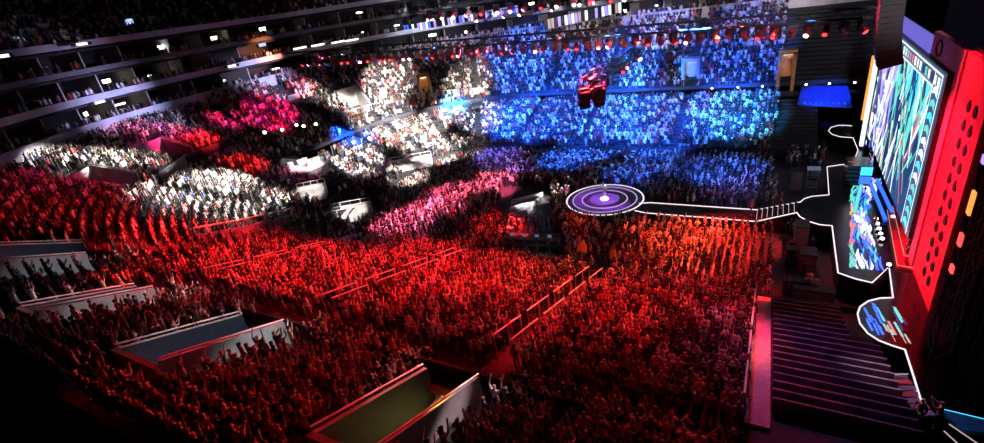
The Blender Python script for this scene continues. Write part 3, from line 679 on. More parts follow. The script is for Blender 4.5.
# moving head prototype
def moving_head(m):
    o = empty('moving_head_lamp')
    g = MB(); g.box((0, 0, 0), (.42, .34, .16)); x = g.build('base', 'steel'); x.parent = o
    g = MB(); g.box((-.24, 0, -.3), (.05, .16, .5)); g.box((.24, 0, -.3), (.05, .16, .5)); g.box((0, 0, -.1), (.5, .2, .05)); x = g.build('yoke', 'steel'); x.parent = o
    g = MB(); g.tube([(0, .18, -.25), (0, .05, -.35), (0, -.28, -.62)], .17, 12, r2=.22); x = g.build('head', 'redhead', smooth=False); x.parent = o
    g = MB(); g.tube([(0, -.28, -.62), (0, -.31, -.645)], .13, 12); y = g.build('lens', m); y.parent = x
    return o
K['redhead'] = mat('dark_red_housing', (.22, .02, .03), .4, .2, noise=.3)
protos = [moving_head(m) for m in ('ered', 'ewhite', 'epink', 'eblue')]; used = [False]*4
def put_head(pos, rz, kind, lab, grp, sc_=1.5):
    if used[kind]: o = copy_tree(protos[kind])
    else: o = protos[kind]; used[kind] = True
    o.location = [float(q) for q in pos]; o.rotation_euler.z = rz; o.scale = (sc_,)*3; tag(o, lab, 'stage lamp', grp); return o
n = 56
for i in range(n):
    f = (i+.5)/n; x = -60+66*f; z = 20.0+(18.3-20.0)*(x+62)/68.5-.55
    put_head((x, 50, z), random.uniform(-1, 1)+(pi if i % 3 == 0 else 0), [0, 0, 2, 1, 0, 3, 0][i % 7], f"moving-head lamp under the long front truss, {ORD[i] if i < 36 else str(i+1)+{1: 'st', 2: 'nd', 3: 'rd'}.get((i+1) % 10, 'th')} from the left", 'lamps on the front truss', 1.35)
for i in range(24):
    f = (i+.5)/24; x = -48+55*f; put_head((x, 66, 23.2-1.6*(x+50)/58-.5), random.uniform(-1, 1), random.choice([0, 1, 1, 2, 1]), f"moving-head lamp under the second truss, {ORD[i]} from the left", 'lamps on the second truss', 1.7)
for i in range(20):
    f = (i+.5)/20; x = -48+55*f; put_head((x, 84, 26.5-2.3*(x+50)/58-.5), random.uniform(-1, 1), random.choice([1, 1, 2]), f"moving-head lamp under the highest far truss, {ORD[i]} from the left", 'lamps on the high far truss', 1.9)
for i in range(9):
    f = (i+.6)/9.3; p = pa+(pc-pa)*f; put_head(p+[0, 0, -.5], random.uniform(-1, 1), [0, 2, 0, 1, 0][i % 5], f"moving-head lamp under the short slanting truss, {ORD[i]} from its speaker end", 'lamps on the slanting truss', 1.8)
j = 0
for i, (x0, x1, y, z) in enumerate(((-45, -30, 74, 21.5), (-28, -14, 76, 21.8), (-12, 4, 78, 21.5))):
    for k in range(6):
        f = (k+.5)/6; put_head((x0+(x1-x0)*f, y+3*f, z-.45), random.uniform(-1, 1), random.choice([1, 1, 3, 2]), f"moving-head lamp, {ORD[k]} under the {ORD[i]} short far truss", 'lamps on the short far trusses', 1.6)
# line arrays
def line_array(lab, top, n, dirz, w=1.3, curve=.07, dp=.75):
    o = empty('line_array', top, lab, 'speaker array', 'hanging speaker arrays', rz=dirz)
    g = MB(); g.box((0, 0, .15), (w, .8, .12)); x = g.build('flying_frame', 'steel'); x.parent = o
    y, z, a = 0., 0., 0.
    for i in range(n):
        a += curve*(.3+i/n*1.6); z -= .36*math.cos(a); y += .36*math.sin(a)
        g = MB(); g.box((0, y, z), (w, dp, .34), 0, 0, a); x = g.build('cabinet', 'black'); x.parent = o
        g = MB(); g.box((0, y-(dp/2+.015)*math.cos(a), z-(dp/2+.015)*math.sin(a)), (w*.9, .03, .28), 0, 0, a); q = g.build('grille', 'steel'); q.parent = x
    return o
tp = atx(891, 2, 6.0); line_array('large black curved speaker array hanging before the screen', tp+[0, 0, .8], 13, -pi/2, 1.7, .02, 1.3)
line_array('upper of two speaker clusters at the slanting truss end', pa+[.2, -.6, -.3], 4, .6, .9, .12)
line_array('lower of two speaker clusters at the slanting truss end', pa+[1.2, .7, -.4], 4, .6, .9, .12)
line_array('small dark speaker cluster in the middle of the slanting truss', pa+(pc-pa)*.35+[.6, .4, -.5], 3, .6, .8, .12)
o = empty('speaker_cable', tp+[0, 0, 1], 'black cable bundle the large speaker array hangs from', 'cable'); B('cable', 'steel', o, lambda b: b.tube([tp+[0, 0, 1.5], tp+[0, 0, 20]], .05))
# hanging ribbon screens
def ribbon(lab, pts, h, mats):
    o = empty('ribbon_screen', pts[0], lab, 'screen', 'ribbon screens'); a, c = map(np.array, pts); L = np.linalg.norm(c-a); n = int(L/.6); rr = random.Random(5)
    def f(b):
        for i in range(n):
            p, q = a+(c-a)*i/n, a+(c-a)*(i+.8)/n; b.add([p, q, q+[0, 0, h], p+[0, 0, h]], [(0, 1, 2, 3)], rr.randrange(len(mats)))
    B('display', mats, o, f); dd = (c-a)/L; nn = np.array([-dd[1], dd[0], 0])*.12
    B('backing', 'steel', o, lambda b: b.hexa([a+nn*.3, c+nn*.3, c+nn, a+nn], [p+[0, 0, h] for p in (a+nn*.3, c+nn*.3, c+nn, a+nn)]))
ribbon('long pale blue ribbon display curving at the top left of the trusses', [aty(402, 33, 86), aty(522, 12, 92)], 1.3, ['epale', 'eviolet', 'eblue', 'steel', 'steel'])
ribbon('pale pink ribbon display at the top middle above the front truss', [aty(545, 30, 84), aty(622, 12, 92)], 1.6, ['eviolet', 'epale', 'eline_dim', 'steel', 'steel'])
# house lamps along lower suite rail
for i, (px, py, m) in enumerate(((300, 48, 'ewhite'), (318, 45, 'ewhite'), (338, 42, 'ewhite'), (352, 40, 'ewhite'), (82, 44, 'esuite'), (3, 56, 'esuite'), (232, 66, 'esuite'), (100, 102, 'ewhite'))):
    d = ray(px, py); d /= np.linalg.norm(d)
    for q in np.arange(20, 150, .2):
        p = EYE+d*q; t, s = inv(p[0], p[1])
        if s > 30.7: break
    a = pf(t); o = empty('rail_lamp', p, f"bright lamp strip on the suite rails, {ORD[i]} of eight", 'lamp', 'lamp strips on the suite rails', rz=math.atan2(a[3], a[2])-pi/2)
    g = MB(); g.box((0, 0, 0), (2.6 if i < 4 else 1.4, .1, .3)); x = g.build('diffuser', em('rail_lamp_glow%d' % i, (1, .93, .85), 2.2)); x.parent = o
    g = MB(); g.box((0, .1, 0), (2.7, .1, .36)); x = g.build('backplate', 'steel'); x.parent = o

# ---------------------------------------------------------------- people
SKIN = [(.55, .34, .24), (.62, .42, .32), (.4, .22, .14), (.22, .11, .06), (.68, .48, .38)]
TOPS = [('black', (.012, .012, .014)), ('black', (.014, .012, .014)), ('charcoal', (.05, .05, .055)), ('white', (.8, .8, .8)), ('pale grey', (.45, .45, .47)), ('navy', (.03, .05, .14)), ('red', (.5, .04, .04)), ('cream', (.75, .68, .5)), ('dark brown', (.1, .05, .03)), ('pink', (.7, .3, .35))]
TROU = [(.02, .02, .03), (.03, .05, .1), (.05, .05, .05), (.25, .22, .18)]
HAIRC = [('black', (.01, .008, .007)), ('dark brown', (.04, .02, .012)), ('brown', (.12, .06, .03)), ('blond', (.45, .3, .14))]
ARM = {  # elbow, wrist relative to shoulder-ish coordinates for the right side (x mirrored for the left); body faces +y
    'arms down': [((.27, .0, 1.14), (.27, .1, .92))]*2,
    'both arms raised': [((.30, .08, 1.58), (.26, .16, 1.84))]*2,
    'one arm raised': [((.29, .08, 1.60), (.25, .14, 1.87)), ((.27, .02, 1.14), (.22, .18, 1.0))],
    'hands clapping': [((.27, .14, 1.18), (.05, .36, 1.3))]*2,
    'phone raised': [((.25, .2, 1.36), (.1, .36, 1.62)), ((.25, .2, 1.34), (.08, .36, 1.58))]}
POSES = list(ARM)
# --- low detail spectators for the mass of the crowd
def low_person(pose):
    V, Fs, Kc = [], [], []
    def loft(rings, n, kc):
        o = len(V)
        for (cx_, cy, cz, rx, ry) in rings:
            for j in range(n): a = 2*pi*j/n; V.append((cx_+rx*math.cos(a), cy+ry*math.sin(a), cz)); Kc.append(kc)
        for i in range(len(rings)-1):
            for j in range(n): Fs.append((o+i*n+j, o+i*n+(j+1) % n, o+(i+1)*n+(j+1) % n, o+(i+1)*n+j))
        q = o+(len(rings)-1)*n
        for j in range(1, n-2+1): 
            if j % 2 and j+2 <= n: Fs.append((q, q+j, q+j+1, q+(j+2) % n))
    def limb(P, kc, n=4):
        o = len(V); ps = [Vector(p[:3]) for p in P]
        for i, p in enumerate(P):
            d = (ps[min(i+1, len(P)-1)]-ps[max(0, i-1)]).normalized(); a = d.cross(Vector((.3, 1, .1))).normalized(); b_ = d.cross(a)
            for j in range(n): g = 2*pi*j/n; v = ps[i]+(a*math.cos(g)+b_*math.sin(g))*p[3]; V.append(tuple(v)); Kc.append(kc if i < len(P)-1 or kc == 2 else 0)
        for i in range(len(P)-1):
            for j in range(n): Fs.append((o+i*n+j, o+i*n+(j+1) % n, o+(i+1)*n+(j+1) % n, o+(i+1)*n+j))
        Fs.append(tuple(range(o+(len(P)-1)*n, o+len(P)*n)))
    loft([(0, 0, .88, .17, .12), (0, 0, 1.1, .15, .11), (0, 0, 1.34, .19, .125), (0, 0, 1.46, .15, .09), (0, 0, 1.49, .06, .06)], 6, 1)
    loft([(0, .0, 1.47, .05, .055), (0, .02, 1.53, .07, .085), (0, .025, 1.6, .08, .10)], 6, 0)
    loft([(0, .005, 1.6, .085, .105), (0, 0, 1.68, .08, .10), (0, 0, 1.74, .045, .055)], 6, 3)
    for sd in (-1, 1): limb([(sd*.09, 0, .9, .09), (sd*.1, .02, .48, .06), (sd*.11, 0, .03, .045)], 2, 4)
    for sd, (e, w) in zip((1, -1), ARM[pose]):
        limb([(sd*.18, 0, 1.42, .055), (sd*e[0], e[1], e[2], .045), (sd*w[0], w[1], w[2], .036), (sd*w[0]*.98, w[1]+.03, w[2]+(.12 if w[2] > 1.2 else -.12), .03)], 1, 3)
    return np.array(V), Fs, np.array(Kc)
LOW = [low_person(p) for p in POSES]

# --- where people stand: rows of the bowl, the floor, the suites
AISLE = [0, 11.5, 23.4, 36.5, 49.2, 53.4, 57.7, 61.0, 65.5, 71.2, 77.5, 80.6, 84.6, 88.5, 95, 105.5, 118.8, 131.3]
def aisle(t, s):
    for a in AISLE:
        sc_ = R/(R+max(s, 0)) if (T1 < a < T2 or T3 < a < T4) else 1
        if abs(t-a) < .62*sc_: return True
    return False
P = []   # x, y, z, heading, region, row, seat
def free(t, s):
    if aisle(t, s): return False
    for a, b_, c, d in VOM:
        f_ = (R/(R+s) if (T1 < a < T2 or T3 < a < T4) else 1); m = .3*f_
        if a-(1.0 if a < 56 else .3)*f_ < t < b_+m and c-1.0 < s < d+1.0: return False
    return True
for reg, s0f, s1f in (('lower', lambda t: 0, lambda t: brk(t)[0]), ('upper', lambda t: brk(t)[0]+brk(t)[1], lambda t: 30)):
    for row in range(24):
        t = 12.2; seat = 0
        while t < T5-10.6:
            a_, e_ = s0f(t), s1f(t); nr = max(1, round((e_-a_)/.85)); s = a_+(row+.45)*(e_-a_)/nr
            sc_ = R/(R+s) if (T1 < t < T2 or T3 < t < T4) else 1
            if row < nr and free(t, s) and random.random() < (.96 if reg == 'lower' or t > T1 else .93) and s > .3:
                a = pf(t); p = pt(t, s); P.append((p[0]+random.uniform(-.06, .06), p[1]+random.uniform(-.06, .06), prof(t, a_+(e_-a_)*(row+.499)/nr)-.11, math.atan2(-a[3], -a[2])-pi/2+random.uniform(-.4, .4), reg, row, seat, t, s))
                seat += 1
            elif not free(t, s): seat = 0
            t += .53*sc_
EXC = [(352, 212, 3.4), (313, 195, 2.6), (412, 166, 3.4), (298, 240, 1.3), (306, 170, 4.2)]
EXC = [(*surf(a, c)[:2], r_) for a, c, r_ in EXC]
P = [p for p in P if all(math.hypot(p[0]-a, p[1]-c) > r_ for a, c, r_ in EXC)]
def floor_ok(x, y):
    if math.hypot(x-cB[0], y-yc) < rB+.7: return False
    if x > cB[0] and y0-.8 < y < y1+.8: return False
    px, py, k = pix((x, y, 0))
    if px > 774: return False
    if abs(x-0) > 60: return False
    if x < CX and math.hypot(x-CX, y-CN) > R-1 and y < CN: return False
    if x < CX and math.hypot(x-CX, y-CF) > R-1 and y > CF: return False
    if 506 < px < 562 and 232 < py < 270: return False           # mixing platform
    if 500 < px < 552 and 188 < py < 228: return False           # striped steps
    if any(math.hypot(x-a, y-c) < r_ for a, c, r_ in EXC): return False
    if 560 < px < 620 and 246 < py < 285 and random.random() < .7: return False
    return True
y = YN+1.2
while y < YF-.8:
    x = CX-R+1.2
    while x < 3:
        if floor_ok(x, y) and random.random() < .97:
            P.append((x+random.uniform(-.1, .1), y+random.uniform(-.1, .1), 0, -pi/2+random.uniform(-.5, .5) if x > cB[0] else math.atan2(yc-y, cB[0]-x)-pi/2+random.uniform(-.4, .4), 'floor', 0, 0, 0, 0))
        x += .62
    y += .66
# suites and balcony
for (z0, s0, n_) in ((15.5, 30.9, 3), (18.7, 31.8, 3), (22.0, 32.8, 2), (25.0, 33.6, 1)):
    for r_ in range(n_):
        t = TF0
        while t < T5-12:
            sc_ = R/(R+s0) if (T1 < t < T2 or T3 < t < T4) else 1
            if random.random() < .55:
                a = pf(t); p = pt(t, s0+r_*.9); P.append((p[0], p[1], z0, math.atan2(-a[3], -a[2])-pi/2+random.uniform(-.8, .8), 'suite', 0, 0, t, s0))
            t += .62*sc_
for i in range(12):
    t = TF0
    while t < T4:
        sc_ = R/(R+40) if (T1 < t < T2 or T3 < t < T4) else 1
        if random.random() < .8:
            a = pf(t); p = pt(t, 34.9+i*.85); P.append((p[0], p[1], 25.4+i*.62, math.atan2(-a[3], -a[2])-pi/2, 'balcony', 0, 0, t, 40))
        t += .56*sc_
# pit beside the runway end
for i in range(60):
    q = at(random.uniform(782, 822), random.choice([random.uniform(156, 172), random.uniform(156, 170), random.uniform(225, 300)]), 0)
    P.append((q[0], q[1], 0, random.uniform(0, 6.28), 'pit', 0, 0, 0, 0))
# keep only what the camera's surroundings can show
Q = []
for p in P:
    a, b_, k = pix((p[0], p[1], p[2]+1.2))
    if k > 1 and -60 < a < 1044 and -40 < b_ < 520: Q.append((p, a, b_, k))
P = [q[0] for q in Q]
order = sorted([i for i, q in enumerate(Q) if q[0][4] in ('upper', 'lower') and q[0][7] < T2 and 3 < q[1] < 981 and 8 < q[2] < 446], key=lambda i: Q[i][3])
NEAR = set(order[:300])
print('people', len(P))
# --- the mass of the crowd as one mesh
Vs, Cs, loops, starts, tot = [], [], [], [], []
off = 0; lo = 0; phones = MB()
plan = []
for pose, (V, Fs, Kc) in enumerate(LOW):
    flat = np.array([i for f in Fs for i in f]); lens = np.array([len(f) for f in Fs]); plan.append((V, flat, lens, Kc))
for i, p in enumerate(P):
    if i in NEAR: continue
    pose = rng.choice(5, p=[.38, .14, .16, .2, .12]) if p[4] != 'suite' else 0
    V, flat, lens, Kc = plan[pose]; sc_ = rng.uniform(.92, 1.06); a = p[3]; ca, sa = math.cos(a)*sc_, math.sin(a)*sc_
    W = np.empty_like(V); W[:, 0] = V[:, 0]*ca-V[:, 1]*sa+p[0]; W[:, 1] = V[:, 0]*sa+V[:, 1]*ca+p[1]; W[:, 2] = V[:, 2]*sc_+p[2]
    pal = np.array([SKIN[rng.integers(5)], TOPS[rng.choice(10, p=[.18, .14, .11, .16, .1, .07, .06, .08, .05, .05])][1], TROU[rng.integers(4)], HAIRC[rng.choice(4, p=[.35, .3, .2, .15])][1]])
    Vs.append(W); Cs.append(pal[Kc]); loops.append(flat+off); tot.append(lens); off += len(V)
    if pose == 4 and rng.random() < .3 and p[0] > -36 and p[1] > 52:
        hx, hy, hz = p[0]-sa*.45, p[1]+ca*.45, p[2]+1.78*sc_; phones.box((hx, hy, hz), (.16, .03, .1), a)
V = np.concatenate(Vs); C_ = np.concatenate(Cs); Lp = np.concatenate(loops); Ln = np.concatenate(tot)
me = bpy.data.meshes.new('crowd'); me.vertices.add(len(V)); me.vertices.foreach_set('co', V.astype(np.float32).ravel())
me.loops.add(len(Lp)); me.loops.foreach_set('vertex_index', Lp.astype(np.int32)); me.polygons.add(len(Ln))
me.polygons.foreach_set('loop_start', np.concatenate([[0], np.cumsum(Ln)[:-1]]).astype(np.int32)); me.polygons.foreach_set('loop_total', Ln.astype(np.int32))
at_ = me.attributes.new('clothing', 'FLOAT_COLOR', 'POINT'); at_.data.foreach_set('color', np.concatenate([C_, np.ones((len(C_), 1))], 1).astype(np.float32).ravel())
me.update(calc_edges=True); me.validate()
m = mat('crowd_clothing', (.3, .3, .3), .7); an = m.node_tree.nodes.new('ShaderNodeAttribute'); an.attribute_name = 'clothing'; m.node_tree.links.new(an.outputs['Color'], m.node_tree.nodes['Principled BSDF'].inputs['Base Color'])
me.materials.append(m); cro = bpy.data.objects.new('crowd', me); COL.objects.link(cro)
tag(cro, 'packed concert crowd filling the floor, terraces and suites under coloured light', 'crowd', None, 'stuff')
ph = phones.build('phone_screens', 'ephone'); tag(ph, 'tiny glowing phone screens held up across the far crowd', 'phones', None, 'stuff')

# --- detailed spectators: skinned bodies, hair and clothes as children
def skin_mesh(name, verts, edges, radii, root, sub=1):
    me = bpy.data.meshes.new(name); me.from_pydata(verts, edges, []); o = bpy.data.objects.new(name, me); COL.objects.link(o)
    md = o.modifiers.new('s', 'SKIN'); lay = me.skin_vertices[0].data if me.skin_vertices else None
    if lay is None: 
        return None
    for i, r_ in enumerate(radii): lay[i].radius = (r_, r_) if not isinstance(r_, tuple) else r_
    lay[root].use_root = True
    if sub: ms = o.modifiers.new('u', 'SUBSURF'); ms.levels = ms.render_levels = sub
    md.use_smooth_shade = True
    dg = bpy.context.evaluated_depsgraph_get(); ev = o.evaluated_get(dg); out = bpy.data.meshes.new_from_object(ev)
    bpy.data.objects.remove(o); return out
def ensure_layer(verts, edges):
    pass
def make_layers(pose, long_hair):
    sh = {1: ARM[pose][0], -1: ARM[pose][1]}
    vs, es, rs = [], [], []
    def a(p, r_, par=None): vs.append(p); rs.append(r_); (es.append((par, len(vs)-1)) if par is not None else None); return len(vs)-1
    pel = a((0, 0, .93), (.14, .10)); wa = a((0, 0, 1.08), (.125, .09), pel); ch = a((0, 0, 1.28), (.15, .10), wa); up_ = a((0, 0, 1.40), (.11, .08), ch); nk = a((0, .0, 1.48), .05, up_); hb = a((0, .015, 1.55), (.068, .08), nk); ht = a((0, .01, 1.645), (.082, .098), hb); a((0, 0, 1.71), (.05, .06), ht)
    nose = a((0, .108, 1.595), .014, ht)
    for sd in (1, -1):
        e, w = sh[sd]
        s_ = a((sd*.175, 0, 1.40), .058, up_); el = a((sd*e[0], e[1], e[2]), .042, s_); wr = a((sd*w[0], w[1], w[2]), .03, el)
        d = (Vector((sd*w[0], w[1], w[2]))-Vector((sd*e[0], e[1], e[2]))).normalized(); side = Vector((1, 0, 0)); side = (side-d*side.dot(d)).normalized(); nrm = d.cross(side)
        wv = Vector((sd*w[0], w[1], w[2])); pm_ = wv+d*.06; pl_ = a(tuple(pm_), (.042, .02), wr)
        for k in range(4):
            off_ = side*(-.033+.022*k); L = (.07, .082, .076, .058)[k]
            f1 = a(tuple(pm_+d*.045+off_), .0095, pl_); f2 = a(tuple(pm_+d*(.045+L*.55)+off_+nrm*.012), .0088, f1); a(tuple(pm_+d*(.045+L*.9)+off_+nrm*.032), .0075, f2)
        t1 = a(tuple(wv+d*.045-side*sd*.045), .011, pl_); a(tuple(wv+d*.09-side*sd*.062+nrm*.015), .009, t1)
        hp = a((sd*.085, 0, .86), .085, pel); kn = a((sd*.1, .02, .48), .055, hp); an_ = a((sd*.11, -.01, .09), .038, kn); a((sd*.12, .15, .04), (.04, .035), an_)
    body = skin_mesh('body', vs, es, rs, pel)
    # shirt
    vs, es, rs = [], [], []
    pel = a((0, 0, .92), (.155, .115)); wa = a((0, 0, 1.08), (.14, .105), pel); ch = a((0, 0, 1.28), (.165, .115), wa); up_ = a((0, 0, 1.40), (.125, .09), ch)
    for sd in (1, -1):
        e, w = sh[sd]; s_ = a((sd*.18, 0, 1.40), .07, up_); f = .9; a(tuple(Vector((sd*.18, 0, 1.40)).lerp(Vector((sd*e[0], e[1], e[2])), f)), .056, s_)
    shirt = skin_mesh('shirt', vs, es, rs, pel)
    vs, es, rs = [], [], []
    pel = a((0, 0, .93), (.15, .112))
    for sd in (1, -1):
        hp = a((sd*.085, 0, .86), .098, pel); kn = a((sd*.1, .02, .48), .068, hp); a((sd*.11, -.008, .12), .055, kn)
    tro = skin_mesh('trousers', vs, es, rs, pel)
    vs, es, rs = [], [], []
    tp_ = a((0, -.018, 1.69), (.085, .09)); 
    b1 = a((0, -.045, 1.62), (.088, .07), tp_)
    if long_hair: b2 = a((0, -.07, 1.5), (.085, .04), b1); a((0, -.085, 1.38), (.07, .03), b2)
    hair = skin_mesh('hair', vs, es, rs, tp_)
    return body, shirt, tro, hair
def objcol(name, rough):
    m = mat(name, (.5, .5, .5), rough); oi = m.node_tree.nodes.new('ShaderNodeObjectInfo'); nz = m.node_tree.nodes.new('ShaderNodeTexNoise'); nz.inputs['Scale'].default_value = 14
    mx = m.node_tree.nodes.new('ShaderNodeMix'); mx.data_type = 'RGBA'; mx.blend_type = 'MULTIPLY'; mx.inputs['Factor'].default_value = .25
    L = m.node_tree.links; L.new(oi.outputs['Color'], mx.inputs['A']); L.new(nz.outputs['Color'], mx.inputs['B']); L.new(mx.outputs['Result'], m.node_tree.nodes['Principled BSDF'].inputs['Base Color']); return m
MS, MC, MH = objcol('skin', .5), objcol('fabric', .8), objcol('hair', .4)
LAY = {}
for pose in POSES:
    for lh in (0, 1):
        L = make_layers(pose, lh)
        for me_, m_ in zip(L, (MS, MC, MC, MH)): me_.materials.clear(); me_.materials.append(m_)
        LAY[(pose, lh)] = L
def person(name, loc, rz, pose, lh, skin, top, tro, hair, sc_=1, glow=None):
    L = LAY[(pose, lh)]; o = bpy.data.objects.new(name, L[0]); COL.objects.link(o); o.location = [float(q) for q in loc]; o.rotation_euler.z = rz; o.scale = (sc_,)*3; o.color = (*skin, 1)
    for nm, me_, c in (('shirt', L[1], top), ('trousers', L[2], tro), ('hair', L[3], hair)):
        g = bpy.data.objects.new(nm, me_); COL.objects.link(g); g.parent = o; g.color = (*c, 1)
    return o
def region(t, s):
    if s < 20 and t < T1: return 'red terrace, right section' if t < 23.4 else 'red terrace, middle section' if t < 36.5 else 'red terrace, left section'
    if t < 21.9: return 'bottom right block'
    if t < 34.3: return 'between bottom stair entrances'
    if t < 46.9: return 'left of long entrance'
    return 'left edge block'
bodies = 0
for i in sorted(NEAR, key=lambda i: Q[i][3]):
    p = P[i]; pose = POSES[rng.choice(5, p=[.4, .12, .14, .22, .12])]; lh = int(rng.random() < .45)
    tn, tc_ = TOPS[rng.integers(10)]; hn, hc = HAIRC[rng.choice(4, p=[.35, .3, .2, .15])]
    o = person('spectator', (p[0], p[1], p[2]), p[3], pose, lh, SKIN[rng.integers(5)], tc_, TROU[rng.integers(4)], hc, rng.uniform(.93, 1.05))
    tag(o, f"person in {tn} top, {pose}, row {p[5]+1} seat {p[6]+1}, {region(p[7], p[8])}", 'person', 'spectators in the nearest raked blocks')
# performer, camera operator, crew
o = person('performer', (cB[0], yc, ZB+.1), -2.2, 'one arm raised', 1, SKIN[1], (.85, .85, .9), (.8, .8, .85), HAIRC[3][1], 1.08)
tag(o, 'person in white with one arm raised at the centre of the round stage', 'person')
q = at(935, 428, 2.2); o = person('camera_operator', (q[0], q[1], 2.2), 1.2, 'phone raised', 0, SKIN[1], (.5, .03, .03), TROU[0], HAIRC[1][1], 1); tag(o, 'person in red jacket working at the lit barrier bottom right', 'person')
q = at(916, 425, 2.2); o = person('stage_hand', (q[0], q[1], 2.2), 2.2, 'arms down', 0, SKIN[0], (.3, .05, .05), TROU[0], HAIRC[0][1], 1); tag(o, 'person in dark red standing left of the red jacketed one by the lit barrier', 'person')
q = pt(23.2, 22.4); o = person('usher', (q[0], q[1], prof(23.4, 21.3)-.9), .6, 'arms down', 0, SKIN[1], (.01, .01, .01), TROU[0], HAIRC[0][1], 1); tag(o, 'person in black standing in the yellow lit stair entrance', 'person')
for i, (px, py) in enumerate(((897, 216), (872, 236), (906, 258), (893, 208))):
    q = at(px, py, ZS); o = person('musician', (q[0], q[1], ZS+.02), 1.5, ['arms down', 'hands clapping'][i % 2], i % 2, SKIN[i], (.02, .02, .02), TROU[0], HAIRC[i][1], 1); tag(o, f"person in black standing on the main stage, {ORD[i]} of four performers there", 'person', 'performers on the main stage')
for i, x in enumerate((x_r-.6, x_r+1.8)):
    o = person('dancer', (x, yb, ZB if i == 0 else ZB+(ZS-ZB)*6/nst), -1.5, 'arms down', i, SKIN[i], (.4, .03, .05), TROU[0], HAIRC[1][1], 1); tag(o, ('person in red at the foot of the ramp stairs on the runway', 'person in red upon the ramp stairs near the main stage')[i], 'person')

